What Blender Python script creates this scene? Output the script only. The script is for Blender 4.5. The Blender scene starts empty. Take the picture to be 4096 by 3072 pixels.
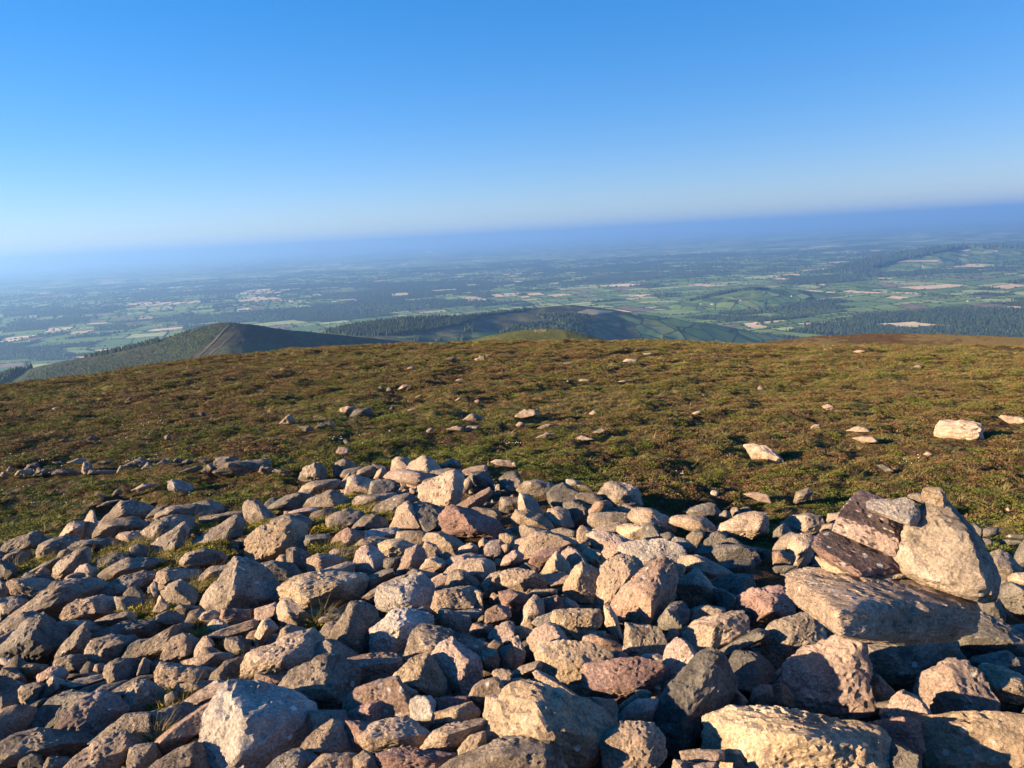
import bpy, bmesh, math, random
import numpy as np
from mathutils import Vector, Matrix, noise
from mathutils.bvhtree import BVHTree
R = math.radians
random.seed(7); np.random.seed(7)
sc = bpy.context.scene
COL = sc.collection

# ------------------------------------------------------------------ camera, sky, sun, exposure
W, H, FPX = 4096.0, 3072.0, 2958.0            # the photograph's frame in pixels
PITCH, ROLL = R(11.35), R(3.0)
fwd = Vector((0, math.cos(PITCH), -math.sin(PITCH)))
up0 = Vector((0, math.sin(PITCH), math.cos(PITCH)))
rt0 = Vector((1, 0, 0))
RT = math.cos(ROLL) * rt0 - math.sin(ROLL) * up0
UP = math.cos(ROLL) * up0 + math.sin(ROLL) * rt0
cam = bpy.data.cameras.new('camera'); co = bpy.data.objects.new('camera', cam); COL.objects.link(co)
co.matrix_world = Matrix(((RT.x, UP.x, -fwd.x, 0), (RT.y, UP.y, -fwd.y, 0), (RT.z, UP.z, -fwd.z, 0), (0, 0, 0, 1)))
cam.sensor_width = 36; cam.lens = FPX / W * 36
cam.clip_start = 0.05; cam.clip_end = 400000
sc.camera = co

SUN_EL, SUN_AZ = R(15.0), R(-106.0)            # azimuth from +Y, clockwise
sun_dir = Vector((math.cos(SUN_EL) * math.sin(SUN_AZ), math.cos(SUN_EL) * math.cos(SUN_AZ), math.sin(SUN_EL)))
w = bpy.data.worlds.new('World'); sc.world = w; w.use_nodes = True
nt = w.node_tree; bg = nt.nodes['Background']
sky = nt.nodes.new('ShaderNodeTexSky'); sky.sky_type = 'NISHITA'; sky.sun_disc = False
sky.sun_elevation = SUN_EL; sky.sun_rotation = -SUN_AZ
sky.altitude = 700; sky.air_density = 1.0; sky.dust_density = 0.6; sky.ozone_density = 3.0
gm = nt.nodes.new('ShaderNodeGamma'); gm.inputs['Gamma'].default_value = 0.6      # the phone's tone curve holds the bright horizon down
tn = nt.nodes.new('ShaderNodeMix'); tn.data_type = 'RGBA'; tn.blend_type = 'MULTIPLY'; tn.inputs[0].default_value = 1
tn.inputs[7].default_value = (1.07, 1.16, 1.45, 1)
hs = nt.nodes.new('ShaderNodeHueSaturation'); hs.inputs['Saturation'].default_value = 1.48
nt.links.new(sky.outputs[0], gm.inputs['Color']); nt.links.new(gm.outputs[0], tn.inputs[6])
nt.links.new(tn.outputs[2], hs.inputs['Color']); nt.links.new(hs.outputs[0], bg.inputs['Color'])
bg.inputs['Strength'].default_value = 0.071
sl = bpy.data.lights.new('sun', 'SUN'); sl.energy = 5.0; sl.angle = R(0.5); sl.color = (1.0, 0.71, 0.43)
so = bpy.data.objects.new('sun', sl); COL.objects.link(so)
so.rotation_euler = sun_dir.to_track_quat('Z', 'Y').to_euler()
sc.view_settings.view_transform = 'Standard'; sc.view_settings.look = 'None'
sc.view_settings.exposure = 1.9; sc.view_settings.gamma = 1.0
sc.cycles.use_denoising = True
sc.cycles.max_bounces = 5; sc.cycles.volume_bounces = 1
sc.cycles.diffuse_bounces = 3

# ------------------------------------------------------------------ helpers
def ray(px, py):
    return (fwd + RT * ((px - W / 2) / FPX) + UP * ((H / 2 - py) / FPX)).normalized()
def az_of(v): return math.atan2(v[0], v[1])
def N(nt, t, **kw):
    n = nt.nodes.new(t)
    for k, v in kw.items():
        if k.startswith('i_'): n.inputs[k[2:].replace('_', ' ')].default_value = v
        else: setattr(n, k, v)
    return n
def new_mat(name, rough=0.9, spec=0.2):
    m = bpy.data.materials.new(name); m.use_nodes = True
    b = m.node_tree.nodes['Principled BSDF']
    b.inputs['Roughness'].default_value = rough
    b.inputs['Specular IOR Level'].default_value = spec
    return m, m.node_tree, b
def ramp(nt, fac, stops, interp='LINEAR'):
    r = nt.nodes.new('ShaderNodeValToRGB'); r.color_ramp.interpolation = interp
    e = r.color_ramp.elements
    while len(e) > 1: e.remove(e[-1])
    e[0].position = stops[0][0]; e[0].color = (*stops[0][1], 1)
    for p, c in stops[1:]:
        k = e.new(p); k.color = (*c, 1)
    nt.links.new(fac, r.inputs[0]); return r.outputs[0]
def mixc(nt, fac, a, b, mode='MIX'):
    m = nt.nodes.new('ShaderNodeMix'); m.data_type = 'RGBA'; m.blend_type = mode
    for s, v in ((0, fac), (6, a), (7, b)):
        if hasattr(v, 'links') or hasattr(v, 'is_linked'): nt.links.new(v, m.inputs[s])
        elif s == 0: m.inputs[0].default_value = v
        else: m.inputs[s].default_value = (*v, 1)
    return m.outputs[2]
def noise_tex(nt, vec, scale, detail=4, rough=0.55, out=0):
    n = nt.nodes.new('ShaderNodeTexNoise'); n.inputs['Scale'].default_value = scale
    n.inputs['Detail'].default_value = detail; n.inputs['Roughness'].default_value = rough
    nt.links.new(vec, n.inputs['Vector']); return n.outputs[out]
def g(v): return (v, v, v)
def mesh_np(name, V, F, mat=None, smooth=False, flat_idx=None):
    """V (n,3) floats, F (m,3 or 4) ints"""
    V = np.asarray(V, dtype=np.float32); F = np.asarray(F, dtype=np.int32)
    me = bpy.data.meshes.new(name)
    k = F.shape[1]
    me.vertices.add(len(V)); me.vertices.foreach_set('co', V.ravel())
    me.loops.add(F.size); me.loops.foreach_set('vertex_index', F.ravel())
    me.polygons.add(len(F)); me.polygons.foreach_set('loop_start', np.arange(0, F.size, k, dtype=np.int32))
    me.polygons.foreach_set('loop_total', np.full(len(F), k, dtype=np.int32))
    me.update(calc_edges=True)
    if smooth: me.polygons.foreach_set('use_smooth', np.ones(len(F), dtype=bool))
    if mat:
        for m in (mat if isinstance(mat, list) else [mat]): me.materials.append(m)
    return me
def link(name, me, loc=(0, 0, 0), parent=None):
    o = bpy.data.objects.new(name, me); COL.objects.link(o); o.location = loc
    if parent: o.parent = parent
    return o
def tag(o, label=None, cat=None, group=None, kind=None):
    if label: o['label'] = label
    if cat: o['category'] = cat
    if group: o['group'] = group
    if kind: o['kind'] = kind
    return o
def ico(sub):
    bm = bmesh.new(); bmesh.ops.create_icosphere(bm, subdivisions=sub, radius=1)
    V = np.array([v.co[:] for v in bm.verts]); F = np.array([[v.index for v in f.verts] for f in bm.faces]); bm.free()
    V /= np.linalg.norm(V, axis=1)[:, None]
    return V, F
ICO = {s: ico(s) for s in (1, 2, 3, 4, 5, 6)}

# ------------------------------------------------------------------ terrain functions (heights relative to the camera)
EDGE = [(-600, 1640), (0, 1552), (400, 1500), (800, 1440), (1200, 1403), (1600, 1385), (2000, 1371), (2500, 1370), (3000, 1385), (3400, 1393), (4096, 1400), (4700, 1410)]
_ea = []; _eb = []
for px, py in EDGE:
    v = ray(px, py); _ea.append(az_of(v)); _eb.append(-v.z / math.hypot(v.x, v.y) - 2 * math.sqrt(2.8 * 0.00111))
_ea = np.array(_ea); _eb = np.array(_eb)
def ground_z(x, y):
    r = np.hypot(x, y); a = np.arctan2(x, y)
    b = np.interp(a, _ea, _eb)
    z = -(2.8 + b * r + 0.00111 * r * r)
    far = np.maximum(r - 130, 0)
    return z - far * 0.12
def mound_z(x, y):
    return -(1.32 + 0.175 * np.hypot(x, y))
PB = [(-900, 2300), (-300, 2180), (0, 2150), (200, 2110), (260, 2080), (480, 1990), (900, 1985), (1180, 1960), (1340, 1890), (1560, 1850), (1900, 1860), (2080, 1900), (2250, 1930), (2550, 1960), (2620, 2060), (2900, 2090), (3050, 2100), (3300, 2110), (3500, 2150), (3900, 2150), (4096, 2200), (4600, 2250), (5600, 2300)]
_pa = []; _pr = []
for px, py in PB:
    v = ray(px, py); t = -v.z / math.hypot(v.x, v.y)
    _pa.append(az_of(v)); _pr.append(1.32 / (t - 0.175))
_pa = np.array(_pa); _pr = np.array(_pr)
def pile_r(x, y): return np.interp(np.arctan2(x, y), _pa, _pr)
def sstep(t): t = np.clip(t, 0, 1); return t * t * (3 - 2 * t)
def base_z(x, y):
    x = np.asarray(x, dtype=float); y = np.asarray(y, dtype=float)
    r = np.hypot(x, y); rb = pile_r(x, y)
    k = sstep((rb + 0.15 - r) / 0.7)
    return ground_z(x, y) * (1 - k) + (mound_z(x, y) - 0.17) * k
def hit(px, py, fn, t0=1.0, t1=400.0):
    """where the ray through a pixel meets the surface z = fn(x, y)"""
    v = ray(px, py); t = t0; prev = t0
    while t < t1:
        p = v * t
        if p.z < float(fn(p.x, p.y)):
            a, b = prev, t
            for _ in range(24):
                m = (a + b) / 2; p = v * m
                if p.z < float(fn(p.x, p.y)): b = m
                else: a = m
            return v * b, b
        prev = t; t *= 1.03
    return None, None
def fnoise(x, y, s, seed=0.0, octv=4):
    return noise.fractal(Vector((x * s + seed, y * s - seed, seed * 1.7)), 0.9, 2.1, octv)

# ------------------------------------------------------------------ materials
def rock_mat(name, A, B, C, lichen=0.5, spot=(0.42, 0.42, 0.38), strata=1.0, bump=1.0, local=True):
    m, nt, b = new_mat(name, 0.92, 0.15); L = nt.links.new
    tc = N(nt, 'ShaderNodeTexCoord'); oi = N(nt, 'ShaderNodeObjectInfo')
    mul = N(nt, 'ShaderNodeVectorMath', operation='MULTIPLY_ADD')
    cmb = N(nt, 'ShaderNodeCombineXYZ')
    for k in range(3): L(oi.outputs['Random'], cmb.inputs[k])
    L(cmb.outputs[0], mul.inputs[0]); mul.inputs[1].default_value = (37.0, 91.0, 53.0)
    L(tc.outputs['Object'], mul.inputs[2])
    vec = mul.outputs[0]
    mp = N(nt, 'ShaderNodeMapping'); mp.inputs['Rotation'].default_value = (0.5, 0.35, 0.2); mp.inputs['Scale'].default_value = (1, 1, strata)
    L(vec, mp.inputs[0])
    c = ramp(nt, noise_tex(nt, mp.outputs[0], 5.0, 5, 0.6), [(0.32, A), (0.55, B), (0.72, C)])
    # per-stone brightness
    hsv = N(nt, 'ShaderNodeHueSaturation'); mr = N(nt, 'ShaderNodeMapRange'); mr.inputs[3].default_value = 0.9; mr.inputs[4].default_value = 1.4
    L(oi.outputs['Random'], mr.inputs[0]); L(mr.outputs[0], hsv.inputs['Value']); L(c, hsv.inputs['Color']); c = hsv.outputs[0]
    grain = ramp(nt, noise_tex(nt, vec, 95, 6, 0.75), [(0.36, g(0.42)), (0.5, g(0.95)), (0.64, g(1.5))])
    c = mixc(nt, 0.75, c, grain, 'MULTIPLY')
    dark = ramp(nt, noise_tex(nt, vec, 11, 6, 0.7), [(0.50, g(0)), (0.62, g(1))])
    dk = N(nt, 'ShaderNodeMath', operation='MULTIPLY'); dk.inputs[1].default_value = lichen; L(dark, dk.inputs[0])
    c = mixc(nt, dk.outputs[0], c, tuple(x * 0.38 for x in A))
    # pale lichen rosettes
    big = noise_tex(nt, vec, 3.0, 2)
    vo = N(nt, 'ShaderNodeTexVoronoi'); vo.inputs['Scale'].default_value = 17; L(vec, vo.inputs['Vector'])
    wob = noise_tex(nt, vec, 60, 3)
    ad = N(nt, 'ShaderNodeMath', operation='MULTIPLY_ADD'); L(wob, ad.inputs[0]); ad.inputs[1].default_value = 0.35; L(vo.outputs['Distance'], ad.inputs[2])
    s1 = ramp(nt, ad.outputs[0], [(0.34, g(1)), (0.39, g(0))])
    s2 = ramp(nt, big, [(0.54, g(0)), (0.62, g(1))])
    c = mixc(nt, mixc(nt, 1.0, s1, s2, 'MULTIPLY'), c, spot)
    L(c, b.inputs['Base Color'])
    h1 = noise_tex(nt, mp.outputs[0], 40, 8, 0.7)
    h2 = noise_tex(nt, vec, 110, 5, 0.65)
    vp = N(nt, 'ShaderNodeTexVoronoi'); vp.inputs['Scale'].default_value = 60; L(vec, vp.inputs['Vector'])
    s = N(nt, 'ShaderNodeMath', operation='MULTIPLY_ADD'); L(h2, s.inputs[0]); s.inputs[1].default_value = 0.35; L(h1, s.inputs[2])
    s3 = N(nt, 'ShaderNodeMath', operation='MULTIPLY_ADD'); L(vp.outputs['Distance'], s3.inputs[0]); s3.inputs[1].default_value = 0.25; L(s.outputs[0], s3.inputs[2])
    bp = N(nt, 'ShaderNodeBump'); bp.inputs['Strength'].default_value = 0.9; bp.inputs['Distance'].default_value = 0.02 * bump
    L(s3.outputs[0], bp.inputs['Height']); L(bp.outputs[0], b.inputs['Normal'])
    return m
RM = {
    'g': rock_mat('grey_lichened_sandstone', (0.125, 0.108, 0.09), (0.215, 0.183, 0.148), (0.31, 0.26, 0.21), 0.6),
    't': rock_mat('tan_sandstone', (0.205, 0.165, 0.13), (0.315, 0.25, 0.195), (0.41, 0.345, 0.27), 0.4),
    'p': rock_mat('pink_sandstone', (0.22, 0.17, 0.145), (0.31, 0.245, 0.21), (0.40, 0.33, 0.285), 0.15, strata=2.0),
    'r': rock_mat('red_sandstone', (0.15, 0.10, 0.088), (0.235, 0.16, 0.138), (0.31, 0.23, 0.20), 0.30, strata=2.5),
    'o': rock_mat('ochre_sandstone', (0.21, 0.16, 0.11), (0.31, 0.25, 0.18), (0.40, 0.335, 0.25), 0.35),
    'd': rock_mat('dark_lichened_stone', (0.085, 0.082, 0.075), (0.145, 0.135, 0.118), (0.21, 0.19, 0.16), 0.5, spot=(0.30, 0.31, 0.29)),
    'w': rock_mat('whitish_sandstone', (0.22, 0.20, 0.18), (0.31, 0.285, 0.255), (0.43, 0.395, 0.355), 0.25, spot=(0.6, 0.6, 0.57)),
    'u': rock_mat('dark_weathered_purple_skin', (0.065, 0.05, 0.052), (0.10, 0.078, 0.078), (0.20, 0.15, 0.13), 0.5, strata=2.0),
    'b': rock_mat('brown_sandstone', (0.17, 0.12, 0.09), (0.26, 0.19, 0.15), (0.34, 0.26, 0.21), 0.4),
}

def moor_mat(name, fine=1.0, track=False, tint=None, patch=0.12):
    m, nt, b = new_mat(name, 0.95, 0.1); L = nt.links.new
    ge = N(nt, 'ShaderNodeNewGeometry'); P = ge.outputs['Position']
    n1 = noise_tex(nt, P, patch, 5, 0.6); n2 = noise_tex(nt, P, 1.4 * fine, 6, 0.7); n3 = noise_tex(nt, P, 11 * fine, 4, 0.7)
    a = N(nt, 'ShaderNodeMath', operation='MULTIPLY_ADD'); L(n2, a.inputs[0]); a.inputs[1].default_value = 0.9
    L(n1, a.inputs[2])
    c = ramp(nt, a.outputs[0], tint or [(0.72, (0.055, 0.038, 0.024)), (0.92, (0.095, 0.065, 0.034)), (1.0, (0.095, 0.08, 0.032)), (1.06, (0.08, 0.092, 0.026)), (1.18, (0.15, 0.14, 0.05))])
    c = mixc(nt, 0.8, c, ramp(nt, n3, [(0.3, g(0.45)), (0.5, g(1)), (0.7, g(1.6))]), 'MULTIPLY')
    L(c, b.inputs['Base Color'])
    bp = N(nt, 'ShaderNodeBump'); bp.inputs['Strength'].default_value = 1.0; bp.inputs['Distance'].default_value = 0.25 / fine
    L(n3, bp.inputs['Height']); L(bp.outputs[0], b.inputs['Normal'])
    return m
M_moor = moor_mat('heather_moor')

# ------------------------------------------------------------------ the heath: one polar sheet round the camera
def build_heath():
    rs = [0.0, 0.4, 0.8, 1.2]
    r = 1.2
    while r < 90: r *= 1.011; rs.append(r)
    while r < 700: r *= 1.06; rs.append(r)
    azs = np.concatenate([np.arange(-180, -60, 6.0), np.arange(-60, 60, 0.22), np.arange(60, 180, 6.0)]) * math.pi / 180
    rs = np.array(rs); A, Rr = np.meshgrid(azs, rs)
    X = Rr * np.sin(A); Y = Rr * np.cos(A)
    Z = base_z(X, Y)
    nv = np.zeros_like(Z); flat = nv.ravel(); xf = X.ravel(); yf = Y.ravel(); rf = Rr.ravel()
    for i in range(len(flat)):
        x, y, q = xf[i], yf[i], rf[i]
        if q > 160 or abs(math.atan2(x, y)) > 1.15: continue
        amp = 0.085 + 0.003 * min(q, 60)
        h = fnoise(x, y, 1.0, 3.1, 3) * amp + fnoise(x, y, 0.22, 8.3, 2) * 0.14 * min(1, q / 30)
        if q < 30: h += fnoise(x, y, 4.2, 5.5, 2) * 0.035
        flat[i] = h
    Z = Z + nv
    nR, nA = A.shape
    V = np.stack([X, Y, Z], -1).reshape(-1, 3)
    i = np.arange(nR - 1)[:, None] * nA; j = np.arange(nA)[None, :]; j2 = (j + 1) % nA
    F = np.stack([i + j, i + j2, i + nA + j2, i + nA + j], -1).reshape(-1, 4)
    F = F[:, ::-1]
    me = mesh_np('ground', V, F, M_moor, True)
    o = link('ground', me); tag(o, kind='structure')
    return BVHTree.FromPolygons([Vector(v) for v in V], [tuple(int(q) for q in f) for f in F])
HEATH_BVH = build_heath()
def heath_z(x, y):
    h = HEATH_BVH.ray_cast(Vector((x, y, 50)), Vector((0, 0, -1)))
    return h[0].z if h[0] else float(ground_z(x, y))

# ------------------------------------------------------------------ stones
def hull_planes(pts):
    bm = bmesh.new()
    for p in pts: bm.verts.new(p)
    bmesh.ops.convex_hull(bm, input=bm.verts)
    vs = [v for v in bm.verts if v.link_faces]
    c = sum((v.co for v in vs), Vector()) / len(vs)
    out = []
    for f in bm.faces:
        if f.calc_area() < 1e-10: continue
        n = f.normal.copy()
        d = (f.verts[0].co - c).dot(n)
        if d < 0: n, d = -n, -d
        if any(n.dot(m_) > 0.985 and abs(d - e_) < 0.04 * max(d, e_) for m_, e_ in out): continue
        out.append((n, max(d, 1e-4)))
    bm.free()
    return c, np.array([n[:] for n, d in out]), np.array([d for n, d in out])
def stone_geo(pts, size, sub, rng, sharp, rough, chips):
    """pts: corner points (local, metres). A rounded convex stone through them, with chips and a rough skin."""
    P = np.array([p[:] for p in pts]); ctr = P.mean(0); Q = P - ctr
    u, s, vt = np.linalg.svd(Q, full_matrices=False); ext = np.abs(Q @ vt.T).max(0) + 1e-6
    if np.linalg.det(vt) < 0: vt[2] *= -1
    T = vt.T * ext                       # columns: scaled axes
    Ti = np.linalg.inv(T)
    c, NN, D = hull_planes([Vector(q) for q in (Q @ Ti.T)])
    c = np.array(c[:])
    V, F = ICO[sub]
    # chamfers cut off random corners
    if chips:
        dirs = rng.normal(size=(chips, 3)); dirs /= np.linalg.norm(dirs, axis=1)[:, None]
        hv = (Q @ Ti.T) - c
        sup = (hv @ dirs.T).max(0) * rng.uniform(0.86, 0.97, chips)
        NN = np.vstack([NN, dirs]); D = np.concatenate([D, sup])
    k = (V @ NN.T) / D[None, :]
    k = np.maximum(k, 0)
    mx = k.max(1)
    r = 1.0 / (mx * ((k / mx[:, None]) ** sharp).sum(1) ** (1.0 / sharp))
    X = (V * r[:, None] + c) @ T.T
    # rough skin
    n = X - X.mean(0); n /= np.linalg.norm(n, axis=1)[:, None]
    off = rng.uniform(-50, 50, 3); f1 = 2.6 / size; f2 = 9.0 / size
    dsp = np.empty(len(X))
    lay = rng.normal(size=3) + np.array([0, 0, 1.5]); lay /= np.linalg.norm(lay); lf = rng.uniform(3.0, 6.5) / size; lamp = rng.choice([0.006, 0.012, 0.022])
    for i, x in enumerate(X):
        p = Vector(x + off)
        dsp[i] = noise.fractal(p * f1, 1.0, 2.0, 3) * 0.030
        if sub > 3:
            ly = (x @ lay) * lf + noise.noise(p * f1 * 1.5) * 0.9
            fr = ly - math.floor(ly); dsp[i] += (min(fr, (1 - fr) * 3.5) - 0.4) * lamp
        if sub > 2: dsp[i] += (abs(noise.fractal(p * f2, 0.8, 2.1, 3)) - 0.2) * -0.036
    X = X + n * (dsp * size * rough)[:, None]
    return X + ctr, F
TILES = {'A': (0, 1900, .45208), 'B': (1000, 1800, .45208), 'C': (2000, 1850, .45208), 'D': (3096, 1900, .45208),
         'E': (0, 2450, .46293), 'F': (1024, 2400, .46293), 'G': (2048, 2400, .46293), 'H': (3072, 2400, .46293), 'Z': (0, 0, 1.0),
         'I': (0, 1500, .63291), 'J': (1300, 1500, .63291), 'L': (2696, 1500, .63291), 'K': (1300, 800, .63291), 'M': (2696, 800, .63291)}
def parse(txt, depth=False):
    out = []
    for line in txt.strip().splitlines():
        f = line.split('|'); t = TILES[f[0]]
        d = None
        if depth: d = float(f[2]); f.pop(2)
        pp = lambda s: [tuple(float(q) for q in w_.split(',')) for w_ in s.split()]
        ol = [(t[0] + x * t[2], t[1] + y * t[2]) for x, y in pp(f[3])]
        rd = [(t[0] + x * t[2], t[1] + y * t[2], h * t[2]) for x, y, h in pp(f[4])] if len(f) > 4 and f[4] else []
        out.append(dict(mat=f[1], name=f[2], ol=ol, rd=rd, d=d))
    return out
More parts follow.
